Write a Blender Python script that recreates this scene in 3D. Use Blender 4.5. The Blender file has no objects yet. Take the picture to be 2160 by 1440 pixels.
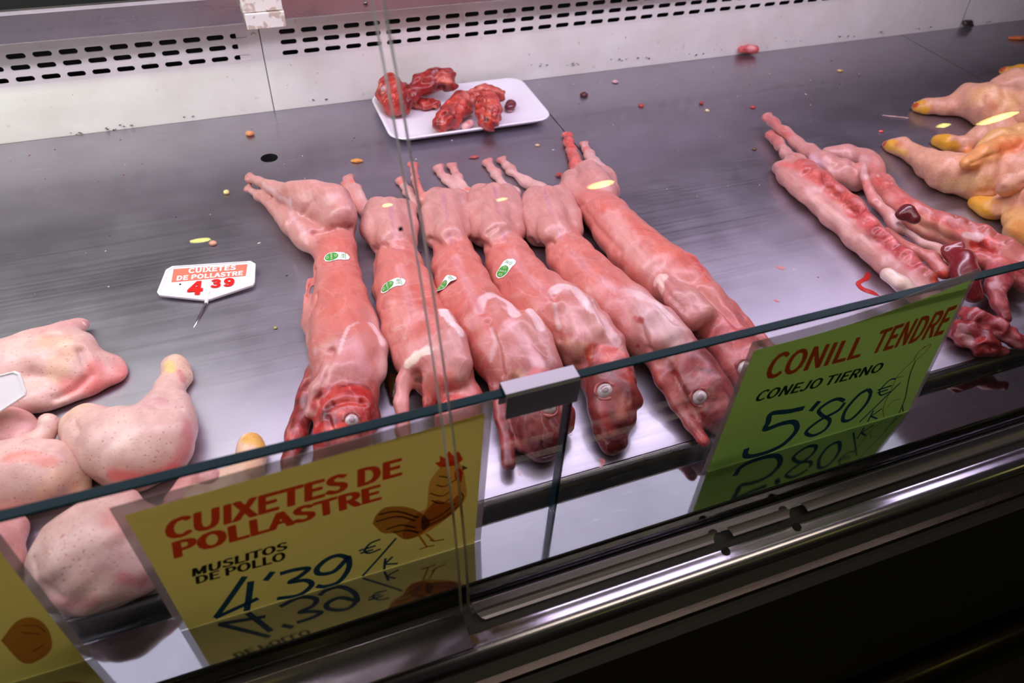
import bpy, bmesh, math, random
import numpy as np
from mathutils import Vector, Matrix
from mathutils.bvhtree import BVHTree
from mathutils.geometry import tessellate_polygon

# ------------------------------------------------------------------ camera
S = 0.58                      # camera height above the tray (m)
FPX = 1560.0
EX = np.array([0.93641665, -0.21168039, 0.27984865])
EY = np.array([-0.34806708, -0.66132745, 0.66445113])
ED = np.array([-0.04442032, 0.71960921, 0.69295701])
scene = bpy.context.scene
COL = scene.collection
cd = bpy.data.cameras.new('camera')
cam = bpy.data.objects.new('camera', cd)
COL.objects.link(cam)
rt = Vector((EX[0], EY[0], -ED[0])); dn = Vector((EX[1], EY[1], -ED[1])); fw = Vector((EX[2], EY[2], -ED[2]))
cam.matrix_world = Matrix(((rt.x, -dn.x, -fw.x, 0), (rt.y, -dn.y, -fw.y, 0), (rt.z, -dn.z, -fw.z, S), (0, 0, 0, 1)))
cd.sensor_width = 36.0
cd.lens = 36.0 * FPX / 2160
cd.clip_start = 0.01
cd.dof.use_dof = True
cd.dof.focus_distance = 0.86
cd.dof.aperture_fstop = 6.0
scene.camera = cam

# ------------------------------------------------------------------ world, lights, exposure
vs = scene.view_settings
vs.view_transform = 'Standard'; vs.look = 'None'; vs.gamma = 1.0; vs.use_curve_mapping = False
vs.exposure = -0.08
w = bpy.data.worlds.new('market_hall'); scene.world = w; w.use_nodes = True
bg = w.node_tree.nodes['Background']
bg.inputs[0].default_value = (0.9, 0.85, 0.7, 1); bg.inputs[1].default_value = 0.012

def area(name, loc, sx, sy, power, col, rot=(0, 0, 0)):
    l = bpy.data.lights.new(name, 'AREA'); l.shape = 'RECTANGLE'; l.size = sx; l.size_y = sy
    l.energy = power; l.color = col
    o = bpy.data.objects.new(name, l); o.location = loc; o.rotation_euler = rot
    COL.objects.link(o); return o
# the counter's own tubes, along the inside of its top
area('case_light', (0.42, 0.79, 0.585), 1.9, 0.09, 8.0, (0.98, 0.85, 1.12))
area('case_light', (-0.85, 0.79, 0.585), 0.6, 0.09, 2.8, (0.96, 0.93, 1.06))
area('case_light', (-0.55, 0.93, 0.585), 0.9, 0.04, 3.0, (0.80, 1.0, 0.62), (math.radians(28), 0, 0))
area('ledge_glow_fill', (-0.03, 0.655, 0.592), 2.4, 0.13, 1.15, (0.86, 0.86, 1.0))  # added dim strip, unseen, for the ledge to mirror as lavender
area('case_tube', (-0.03, 0.478, 0.592), 2.3, 0.03, 1.7, (1.0, 0.88, 1.04))
# added unseen fill above the aisle, to light the sign fronts
area('sign_fill', (0.3, -0.35, 2.4), 2.2, 0.4, 14.0, (1.0, 0.90, 0.66), (math.radians(12), 0, 0))
# market lamps across the aisle, behind the viewer
YG = (1.0, 0.96, 0.24)
for lx, ly, lz, sx, sy in ((-0.24, -1.99, 1.35, 0.075, 0.026), (1.32, -1.80, 1.19, 0.11, 0.042), (2.59, -1.14, 0.92, 0.125, 0.03), (0.48, -1.96, 1.37, 0.04, 0.024), (0.93, -1.91, 1.25, 0.045, 0.018), (2.45, -1.23, 0.97, 0.035, 0.022)):
    o = area('aisle_lamp', (lx, ly, lz), sx, sy, 60 * sx * sy, YG)
    o.data.shape = 'ELLIPSE'
    o.rotation_euler = (Vector((0.3, 0.35, 0.2)) - o.location).to_track_quat('-Z', 'Y').to_euler()

# ------------------------------------------------------------------ pixel <-> place (the photograph as a surveying aid)
def _ray(u, v):
    r = np.array([u - 1080.0, v - 720.0, FPX])
    return np.array([r @ EX, r @ EY, -(r @ ED)])
def G(u, v, z=0.0):
    d = _ray(u, v); t = (z - S) / d[2]
    return np.array([d[0] * t, d[1] * t, z])
def GY(u, v, y):
    d = _ray(u, v); t = y / d[1]
    return np.array([d[0] * t, y, S + d[2] * t])
def mpp(P):
    q = np.asarray(P) - np.array([0, 0, S])
    return float(q[0] * EX[2] + q[1] * EY[2] - q[2] * ED[2]) / FPX

# ------------------------------------------------------------------ object helpers
def tag(o, label=None, cat=None, group=None, kind=None):
    if label: o['label'] = label
    if cat: o['category'] = cat
    if group: o['group'] = group
    if kind: o['kind'] = kind
    return o
def empty(name, loc=(0, 0, 0)):
    o = bpy.data.objects.new(name, None); o.location = loc; o.empty_display_size = 0.02
    COL.objects.link(o); return o
def mk(name, verts, faces, mat, parent=None, smooth=False):
    me = bpy.data.meshes.new(name)
    me.from_pydata([tuple(map(float, v)) for v in verts], [], [tuple(f) for f in faces])
    if smooth: me.polygons.foreach_set('use_smooth', [True] * len(me.polygons))
    me.update()
    o = bpy.data.objects.new(name, me); COL.objects.link(o)
    for m in (mat if isinstance(mat, (list, tuple)) else [mat]): me.materials.append(m)
    if parent is not None:
        o.parent = parent
        o.location = -parent.location if parent.type == 'EMPTY' else (0, 0, 0)
    return o
def from_bm(name, bm, mat, parent=None, smooth=False):
    bmesh.ops.recalc_face_normals(bm, faces=bm.faces)
    me = bpy.data.meshes.new(name); bm.to_mesh(me); bm.free()
    if smooth: me.polygons.foreach_set('use_smooth', [True] * len(me.polygons))
    o = bpy.data.objects.new(name, me); COL.objects.link(o)
    for m in (mat if isinstance(mat, (list, tuple)) else [mat]): me.materials.append(m)
    if parent is not None:
        o.parent = parent
        o.location = -parent.location if parent.type == 'EMPTY' else (0, 0, 0)
    return o
def box_bm(bm, lo, hi, bev=0.0):
    lo = np.array(lo, float); hi = np.array(hi, float)
    r = bmesh.ops.create_cube(bm, size=1.0)
    for v in r['verts']:
        v.co = Vector((lo + hi) / 2 + np.array(v.co) * (hi - lo))
    if bev > 0:
        es = list({e for v in r['verts'] for e in v.link_edges})
        bmesh.ops.bevel(bm, geom=es, offset=bev, segments=2, affect='EDGES', profile=0.5)
def box(name, lo, hi, mat, parent=None, bev=0.0):
    bm = bmesh.new(); box_bm(bm, lo, hi, bev); return from_bm(name, bm, mat, parent)
def extrude_x(name, prof, x0, x1, mat, parent=None, smooth=False, closed=True, nx=1):
    """profile of (y, z) swept along the counter."""
    n = len(prof); V = []; F = []
    for i in range(nx + 1):
        x = x0 + (x1 - x0) * i / nx
        V += [(x, p[0], p[1]) for p in prof]
    m = n if closed else n - 1
    for i in range(nx):
        for j in range(m):
            a = i * n + j; b = i * n + (j + 1) % n
            F.append((a, b, b + n, a + n))
    if closed:
        F.append(tuple(range(n))[::-1]); F.append(tuple(nx * n + k for k in range(n)))
    o = mk(name, V, F, mat, parent)
    if smooth:
        me = o.data
        for p in me.polygons: p.use_smooth = len(p.vertices) == 4
    bm = bmesh.new(); bm.from_mesh(o.data); bmesh.ops.recalc_face_normals(bm, faces=bm.faces); bm.to_mesh(o.data); bm.free()
    return o
def strip_prof(line, t):
    """a sheet of thickness t following an open (y, z) line."""
    L = [np.array(p, float) for p in line]; out = []
    for i, p in enumerate(L):
        a = L[max(i - 1, 0)]; b = L[min(i + 1, len(L) - 1)]
        d = b - a; d /= np.linalg.norm(d); nrm = np.array([-d[1], d[0]])
        out.append(p - nrm * t)
    return [tuple(p) for p in L] + [tuple(p) for p in out[::-1]]

# ------------------------------------------------------------------ materials
def sr(c):
    c = [x / 255.0 for x in c]
    return tuple((x / 12.92 if x <= 0.04045 else ((x + 0.055) / 1.055) ** 2.4) for x in c) + (1.0,)
def newmat(name):
    m = bpy.data.materials.new(name); m.use_nodes = True
    nt = m.node_tree; return m, nt, nt.nodes['Principled BSDF'], nt.nodes['Material Output']
def N(nt, t, **kw):
    n = nt.nodes.new(t)
    for k, v in kw.items():
        if k.startswith('i_'):
            n.inputs[k[2:].replace('_', ' ')].default_value = v
        else: setattr(n, k, v)
    return n
def simple(name, col, rough=0.5, metal=0.0, coat=0.0):
    m, nt, p, out = newmat(name)
    p.inputs['Base Color'].default_value = col; p.inputs['Roughness'].default_value = rough
    p.inputs['Metallic'].default_value = metal; p.inputs['Coat Weight'].default_value = coat
    return m
def mapped(nt, scale):
    tc = N(nt, 'ShaderNodeTexCoord'); mp = N(nt, 'ShaderNodeMapping')
    mp.inputs['Scale'].default_value = scale
    nt.links.new(tc.outputs['Object'], mp.inputs['Vector']); return mp.outputs['Vector']
def noise(nt, vec, scale=1.0, detail=3.0, rough=0.5):
    n = N(nt, 'ShaderNodeTexNoise'); n.inputs['Scale'].default_value = scale
    n.inputs['Detail'].default_value = detail; n.inputs['Roughness'].default_value = rough
    nt.links.new(vec, n.inputs['Vector']); return n
def ramp(nt, src, pts):
    r = N(nt, 'ShaderNodeValToRGB'); e = r.color_ramp.elements
    while len(e) < len(pts): e.new(0.5)
    for k, (p, c) in enumerate(pts):
        e[k].position = p; e[k].color = c if len(c) == 4 else (*c, 1)
    nt.links.new(src, r.inputs['Fac']); return r
def mix(nt, fac, a, b, mode='MIX'):
    n = N(nt, 'ShaderNodeMix', data_type='RGBA', blend_type=mode)
    for s, k in ((fac, 0), (a, 6), (b, 7)):
        if hasattr(s, 'links'): nt.links.new(s, n.inputs[k])
        else: n.inputs[k].default_value = s
    return n.outputs[2]
def bump(nt, p, h, strength, dist, prev=None):
    b = N(nt, 'ShaderNodeBump'); b.inputs['Strength'].default_value = strength; b.inputs['Distance'].default_value = dist
    nt.links.new(h, b.inputs['Height'])
    if prev is not None: nt.links.new(prev, b.inputs['Normal'])
    nt.links.new(b.outputs['Normal'], p.inputs['Normal']); return b.outputs['Normal']

def steel(name, col, r0, r1, scr=(3, 260, 260), bmp=0.05, smudge=True):
    m, nt, p, out = newmat(name)
    p.inputs['Metallic'].default_value = 1.0
    v = mapped(nt, scr); n = noise(nt, v, 1.0, 4)
    v2 = mapped(nt, (9, 9, 9)); n2 = noise(nt, v2, 1.0, 4, 0.6)
    mm = mix(nt, 0.5, n.outputs['Fac'], n2.outputs['Fac'])
    r = ramp(nt, mm, [(0.3, (r0,) * 3), (0.7, (r1,) * 3)])
    nt.links.new(r.outputs['Color'], p.inputs['Roughness'])
    c = ramp(nt, n2.outputs['Fac'], [(0.3, tuple(x * 0.82 for x in col[:3])), (0.7, col[:3])])
    if smudge:
        v3 = mapped(nt, (4, 60, 60)); n3 = noise(nt, v3, 3.0, 5, 0.7)
        s = ramp(nt, n3.outputs['Fac'], [(0.62, (0, 0, 0)), (0.8, (1, 1, 1))])
        cc = mix(nt, s.outputs['Color'], c.outputs['Color'], tuple(min(1, x * 1.25) for x in col[:3]) + (1,))
        nt.links.new(cc, p.inputs['Base Color'])
    else:
        nt.links.new(c.outputs['Color'], p.inputs['Base Color'])
    bump(nt, p, n.outputs['Fac'], bmp, 0.001)
    return m
M = {}
M['tray'] = steel('brushed_tray_steel', (0.45, 0.42, 0.485), 0.36, 0.50, bmp=0.02)
_p = M['tray'].node_tree.nodes['Principled BSDF']; _p.inputs['Coat Weight'].default_value = 0.6; _p.inputs['Coat Roughness'].default_value = 0.10
M['ledge'] = steel('brushed_ledge_steel', (0.50, 0.50, 0.58), 0.045, 0.09, bmp=0.01)
M['rail'] = steel('rail_steel', (0.55, 0.50, 0.60), 0.20, 0.30, bmp=0.02, smudge=False)
M['rim'] = steel('dark_rim_steel', (0.20, 0.19, 0.20), 0.22, 0.34, bmp=0.02, smudge=False)
M['hood'] = steel('hood_steel', (0.56, 0.52, 0.52), 0.24, 0.34, bmp=0.04, smudge=False)
M['dark_steel'] = steel('front_panel_steel', (0.14, 0.11, 0.08), 0.22, 0.32, bmp=0.02, smudge=False)
M['chrome'] = simple('polished_steel', (0.66, 0.63, 0.65, 1), 0.16, 1.0)
M['channel'] = simple('channel_steel', (0.74, 0.68, 0.70, 1), 0.27, 1.0)
M['strip'] = simple('satin_strip_steel', (0.50, 0.44, 0.56, 1), 0.42, 1.0)
M['clip'] = simple('clip_steel', (0.33, 0.31, 0.33, 1), 0.46, 1.0)
M['black'] = simple('black_rubber_and_shade', (0.005, 0.005, 0.005, 1), 0.7)
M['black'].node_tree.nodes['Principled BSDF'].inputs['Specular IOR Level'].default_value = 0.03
M['hole'] = simple('hole_black', (0.004, 0.004, 0.004, 1), 0.8)
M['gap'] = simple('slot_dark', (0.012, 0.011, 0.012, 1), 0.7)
M['white_plastic'] = simple('white_plastic', sr((236, 236, 236)), 0.35)
M['foam'] = simple('white_foam', sr((240, 236, 244)), 0.45)
M['stone'] = simple('plinth_stone', (0.80, 0.68, 0.14, 1), 0.5)
M['floor'] = simple('dark_floor_tile', (0.02, 0.018, 0.014, 1), 0.4)
M['tube'] = simple('pin_metal', (0.45, 0.43, 0.46, 1), 0.25, 1.0)

def painted(name, a=0.68, b=0.82, sc=(190, 165, 135)):
    m, nt, p, out = newmat(name)
    v = mapped(nt, (1, 1, 1))
    n1 = noise(nt, v, 14, 5, 0.6); n2 = noise(nt, v, 150, 3, 0.6); n3 = noise(nt, v, 60, 2, 0.5)
    base = ramp(nt, n1.outputs['Fac'], [(0.3, sr((226, 222, 212))), (0.7, sr((240, 238, 230)))])
    spots = ramp(nt, n2.outputs['Fac'], [(0.72, (0, 0, 0)), (0.76, (1, 1, 1))])
    c = mix(nt, spots.outputs['Color'], base.outputs['Color'], sr((120, 100, 80)))
    stain = ramp(nt, n3.outputs['Fac'], [(a, (0, 0, 0)), (b, (0.7, 0.7, 0.7))])
    c2 = mix(nt, stain.outputs['Color'], c, sr(sc))
    nt.links.new(c2, p.inputs['Base Color']); p.inputs['Roughness'].default_value = 0.4
    return m
M['panel'] = painted('white_painted_metal')
M['bracket'] = painted('white_bracket_paint', 0.54, 0.60, (176, 150, 128))
M['canopy'] = simple('canopy_white', sr((232, 230, 226)), 0.5)

def glassmat(name, tint=(1, 1, 1, 1), boost=1.0):
    m = bpy.data.materials.new(name); m.use_nodes = True; nt = m.node_tree
    nt.nodes.clear()
    out = N(nt, 'ShaderNodeOutputMaterial'); t = N(nt, 'ShaderNodeBsdfTransparent'); g = N(nt, 'ShaderNodeBsdfGlossy')
    t.inputs['Color'].default_value = tint; g.inputs['Roughness'].default_value = 0.0
    f = N(nt, 'ShaderNodeFresnel'); ge = N(nt, 'ShaderNodeNewGeometry')
    mr = N(nt, 'ShaderNodeMapRange'); mr.inputs[3].default_value = 1.45; mr.inputs[4].default_value = 1 / 1.45
    nt.links.new(ge.outputs['Backfacing'], mr.inputs[0]); nt.links.new(mr.outputs[0], f.inputs['IOR'])
    mth = N(nt, 'ShaderNodeMath', operation='MULTIPLY'); mth.inputs[1].default_value = boost
    mx = N(nt, 'ShaderNodeMixShader')
    nt.links.new(f.outputs[0], mth.inputs[0]); nt.links.new(mth.outputs[0], mx.inputs[0])
    nt.links.new(t.outputs[0], mx.inputs[1]); nt.links.new(g.outputs[0], mx.inputs[2])
    nt.links.new(mx.outputs[0], out.inputs[0]); return m
M['glass'] = glassmat('clear_glass', (0.985, 0.99, 0.985, 1), 0.8)
M['glass_edge'] = simple('green_glass_edge', (0.003, 0.022, 0.026, 1), 0.3, 0.0)
M['glass_edge'].node_tree.nodes['Principled BSDF'].inputs['Specular IOR Level'].default_value = 0.06
M['tall_edge'] = simple('ground_glass_edge', (0.30, 0.32, 0.26, 1), 0.3, 0.0)
m, nt, p, out = newmat('laminate_film')
t = N(nt, 'ShaderNodeBsdfTransparent'); mx = N(nt, 'ShaderNodeMixShader'); mx.inputs[0].default_value = 0.5
p.inputs['Base Color'].default_value = sr((205, 190, 190)); p.inputs['Roughness'].default_value = 0.2
nt.links.new(t.outputs[0], mx.inputs[1]); nt.links.new(p.outputs[0], mx.inputs[2]); nt.links.new(mx.outputs[0], out.inputs[0])
M['film'] = m
def paper(name, col, tr=0.85):
    m, nt, p, out = newmat(name)
    p.inputs['Base Color'].default_value = col; p.inputs['Roughness'].default_value = 0.35
    tl = N(nt, 'ShaderNodeBsdfTranslucent'); tl.inputs['Color'].default_value = tuple(x ** 0.7 for x in col[:3]) + (1,)
    mx = N(nt, 'ShaderNodeMixShader'); mx.inputs[0].default_value = tr
    nt.links.new(p.outputs[0], mx.inputs[1]); nt.links.new(tl.outputs[0], mx.inputs[2]); nt.links.new(mx.outputs[0], out.inputs[0])
    return m
M['yellow'] = paper('yellow_paper', sr((240, 232, 142)))
M['green'] = paper('green_paper', sr((190, 224, 128)))
def ink(name, col, tint, k=0.7):
    m, nt, p, out = newmat(name)
    p.inputs['Base Color'].default_value = col; p.inputs['Roughness'].default_value = 0.6; p.inputs['Specular IOR Level'].default_value = 0.2
    t = N(nt, 'ShaderNodeBsdfTransparent'); t.inputs['Color'].default_value = (*tint, 1)
    mx = N(nt, 'ShaderNodeMixShader'); mx.inputs[0].default_value = k
    nt.links.new(p.outputs[0], mx.inputs[1]); nt.links.new(t.outputs[0], mx.inputs[2]); nt.links.new(mx.outputs[0], out.inputs[0])
    return m
M['red_ink'] = ink('red_ink', sr((206, 60, 34)), (0.90, 0.10, 0.06), 0.75)
M['blue_ink'] = ink('blue_marker_ink', sr((8, 66, 126)), (0.02, 0.12, 0.42), 0.55)
M['black_ink'] = ink('black_ink', sr((26, 22, 26)), (0.03, 0.03, 0.03), 0.5)
M['orange_ink'] = ink('orange_print', sr((226, 150, 60)), (0.98, 0.62, 0.35), 0.75)
M['brown_ink'] = ink('brown_print', sr((170, 96, 40)), (0.72, 0.36, 0.16), 0.75)
M['brown2_ink'] = ink('dark_brown_print', sr((96, 50, 24)), (0.30, 0.12, 0.06), 0.6)
M['thin_ink'] = paper('brown_line_ink', sr((70, 58, 18)), 0.15)
M['tag_red'] = simple('red_plastic_digit', sr((214, 30, 26)), 0.3)
M['tag_orange'] = simple('orange_label_print', sr((250, 120, 96)), 0.4)
M['tag_text'] = simple('pale_label_text', sr((252, 232, 222)), 0.4)
M['sticker'] = simple('white_sticker_paper', sr((244, 244, 244)), 0.4)
M['sticker_green'] = simple('green_sticker_print', sr((66, 160, 46)), 0.4)

def meatmat(name, rough=0.36, coat=0.16, fib=(190, 34, 190), bstr=0.12, blotch=0.4, sss=0.06, pores=False, fine=260, mott=1.0, film=0.17):
    m, nt, p, out = newmat(name)
    at = N(nt, 'ShaderNodeVertexColor'); at.layer_name = 'Col'
    v = mapped(nt, (1, 1, 1)); vf = mapped(nt, fib)
    n1 = noise(nt, v, 34, 4, 0.6); n2 = noise(nt, vf, 1.0, 5, 0.65); n3 = noise(nt, v, fine, 4, 0.6)
    r1 = ramp(nt, n1.outputs['Fac'], [(0.32, (0.74, 0.62, 0.62)), (0.5, (1, 1, 1)), (0.70, (1.08, 1.22, 1.24))])
    c = mix(nt, blotch, at.outputs['Color'], r1.outputs['Color'], 'MULTIPLY')
    r2 = ramp(nt, n2.outputs['Fac'], [(0.3, (0.80, 0.68, 0.68)), (0.62, (1.06, 1.12, 1.12))])
    c = mix(nt, 0.5, c, r2.outputs['Color'], 'MULTIPLY')
    if not pores:
        # fascia: pale threads and films
        nm = N(nt, 'ShaderNodeTexNoise'); nm.inputs['Scale'].default_value = 16.0; nm.inputs['Detail'].default_value = 6.0
        nm.inputs['Distortion'].default_value = 1.6; nt.links.new(v, nm.inputs['Vector'])
        mem = ramp(nt, nm.outputs['Fac'], [(0.45, (0, 0, 0)), (0.485, (1, 1, 1)), (0.50, (0.15, 0.15, 0.15)), (0.60, (0.3, 0.3, 0.3)), (0.66, (0, 0, 0))])
        mf = N(nt, 'ShaderNodeMath', operation='MULTIPLY'); mf.inputs[1].default_value = film
        nt.links.new(mem.outputs['Color'], mf.inputs[0])
        c = mix(nt, mf.outputs[0], c, sr((236, 196, 196)))
        # raw red flesh is mottled: dark clots and tan scraps
        sp = N(nt, 'ShaderNodeSeparateColor'); nt.links.new(at.outputs['Color'], sp.inputs[0])
        dv = N(nt, 'ShaderNodeMath', operation='DIVIDE'); nt.links.new(sp.outputs[1], dv.inputs[0]); nt.links.new(sp.outputs[0], dv.inputs[1])
        mr = N(nt, 'ShaderNodeMapRange'); mr.inputs[1].default_value = 0.26; mr.inputs[2].default_value = 0.14; mr.inputs[3].default_value = 0.0; mr.inputs[4].default_value = mott
        nt.links.new(dv.outputs[0], mr.inputs[0])
        nb = N(nt, 'ShaderNodeTexNoise'); nb.inputs['Scale'].default_value = 42.0; nb.inputs['Detail'].default_value = 7.0; nb.inputs['Roughness'].default_value = 0.65
        nb.inputs['Distortion'].default_value = 0.9; nt.links.new(v, nb.inputs['Vector'])
        rb = ramp(nt, nb.outputs['Fac'], [(0.30, (0.28, 0.16, 0.18)), (0.46, (0.85, 0.75, 0.75)), (0.56, (1.15, 1.3, 1.25)), (0.68, (1.4, 2.3, 2.1))])
        c2 = mix(nt, 1.0, c, rb.outputs['Color'], 'MULTIPLY')
        c = mix(nt, mr.outputs[0], c, c2)
    if pores:
        vo = N(nt, 'ShaderNodeTexVoronoi'); vo.inputs['Scale'].default_value = 230.0; nt.links.new(v, vo.inputs['Vector'])
        vr = ramp(nt, vo.outputs['Distance'], [(0.06, (0, 0, 0)), (0.30, (1, 1, 1))])
        vc = ramp(nt, vo.outputs['Distance'], [(0.10, (0.74, 0.54, 0.48)), (0.26, (1, 1, 1))])
        pm = ramp(nt, n1.outputs['Fac'], [(0.42, (0.3, 0.3, 0.3)), (0.58, (0.95, 0.95, 0.95))])
        cp = mix(nt, 1.0, c, vc.outputs['Color'], 'MULTIPLY')
        c = mix(nt, pm.outputs['Color'], c, cp)
    nt.links.new(c, p.inputs['Base Color'])
    p.inputs['Roughness'].default_value = rough
    p.inputs['Coat Weight'].default_value = coat; p.inputs['Coat Roughness'].default_value = 0.2
    p.inputs['Subsurface Weight'].default_value = sss
    p.inputs['Subsurface Radius'].default_value = (0.007, 0.003, 0.002)
    p.inputs['Subsurface Scale'].default_value = 1.0
    pr = bump(nt, p, n2.outputs['Fac'], bstr * 2.0, 0.0016)
    pr = bump(nt, p, n3.outputs['Fac'], bstr * 1.6, 0.0012, pr)
    if pores: bump(nt, p, vr.outputs['Color'], 0.25, 0.0010, pr)
    return m
M['rabbit'] = meatmat('rabbit_meat')
M['bloody'] = meatmat('bloody_meat', 0.3, 0.3, (120, 60, 120), 0.42, 0.7, 0.04, fine=160, film=0.1)
M['skin'] = meatmat('pale_chicken_skin', 0.42, 0.12, (70, 70, 70), 0.14, 0.45, 0.08, True, fine=200)
M['yskin'] = meatmat('yellow_chicken_skin', 0.42, 0.12, (90, 90, 90), 0.2, 0.4, 0.08, True, fine=220)
M['organ'] = meatmat('glossy_organ', 0.24, 0.5, (50, 50, 50), 0.08, 0.3, 0.03, mott=0.0, film=0.0)
M['eye_white'] = simple('clouded_eyeball', sr((206, 190, 190)), 0.08, 0, 0.8)
M['eye_iris'] = simple('grey_lens', sr((164, 138, 142)), 0.05, 0, 1.0)

# ------------------------------------------------------------------ sculpted flesh: blended limbs -> surface net
def seg_dist(P, a, b):
    ab = b - a; L = float(ab @ ab) + 1e-12
    t = np.clip(((P - a) @ ab) / L, 0, 1)
    return t, np.linalg.norm(P - a - t[..., None] * ab, axis=-1)
def surface_net(D, o, h):
    s = D < 0
    nx, ny, nz = D.shape
    cnt = np.zeros((nx - 1, ny - 1, nz - 1), np.int8)
    for i in (0, 1):
        for j in (0, 1):
            for k in (0, 1):
                cnt += s[i:nx - 1 + i, j:ny - 1 + j, k:nz - 1 + k]
    mask = (cnt > 0) & (cnt < 8)
    C = np.argwhere(mask); idx = -np.ones(mask.shape, np.int64); idx[mask] = np.arange(len(C))
    acc = np.zeros((len(C), 3)); num = np.zeros(len(C))
    cs = [(0, 0, 0), (1, 0, 0), (0, 1, 0), (1, 1, 0), (0, 0, 1), (1, 0, 1), (0, 1, 1), (1, 1, 1)]
    for a in range(8):
        for bit in (1, 2, 4):
            if a & bit: continue
            b = a | bit
            ca, cb = np.array(cs[a]), np.array(cs[b])
            da = D[tuple((C + ca).T)]; db = D[tuple((C + cb).T)]
            cr = (da < 0) != (db < 0)
            t = np.where(cr, da / np.where(da == db, 1, da - db), 0)
            acc += np.where(cr[:, None], ca + t[:, None] * (cb - ca), 0); num += cr
    V = o + h * (C + acc / num[:, None])
    F = []
    for ax in range(3):
        b, c = (ax + 1) % 3, (ax + 2) % 3
        sl0 = [slice(None)] * 3; sl1 = [slice(None)] * 3
        sl0[ax] = slice(0, -1); sl1[ax] = slice(1, None)
        A = s[tuple(sl0)]; B = s[tuple(sl1)]
        E = np.argwhere(A != B)
        ok = (E[:, b] >= 1) & (E[:, c] >= 1) & (E[:, b] < D.shape[b] - 1) & (E[:, c] < D.shape[c] - 1)
        E = E[ok]
        if not len(E): continue
        ins = A[tuple(E.T)]
        def q(db, dc):
            e = E.copy(); e[:, b] += db; e[:, c] += dc; return idx[tuple(e.T)]
        Q = np.stack([q(-1, -1), q(0, -1), q(0, 0), q(-1, 0)], 1)
        Q[~ins] = Q[~ins][:, ::-1]
        F.append(Q)
    return V, np.concatenate(F)

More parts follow.
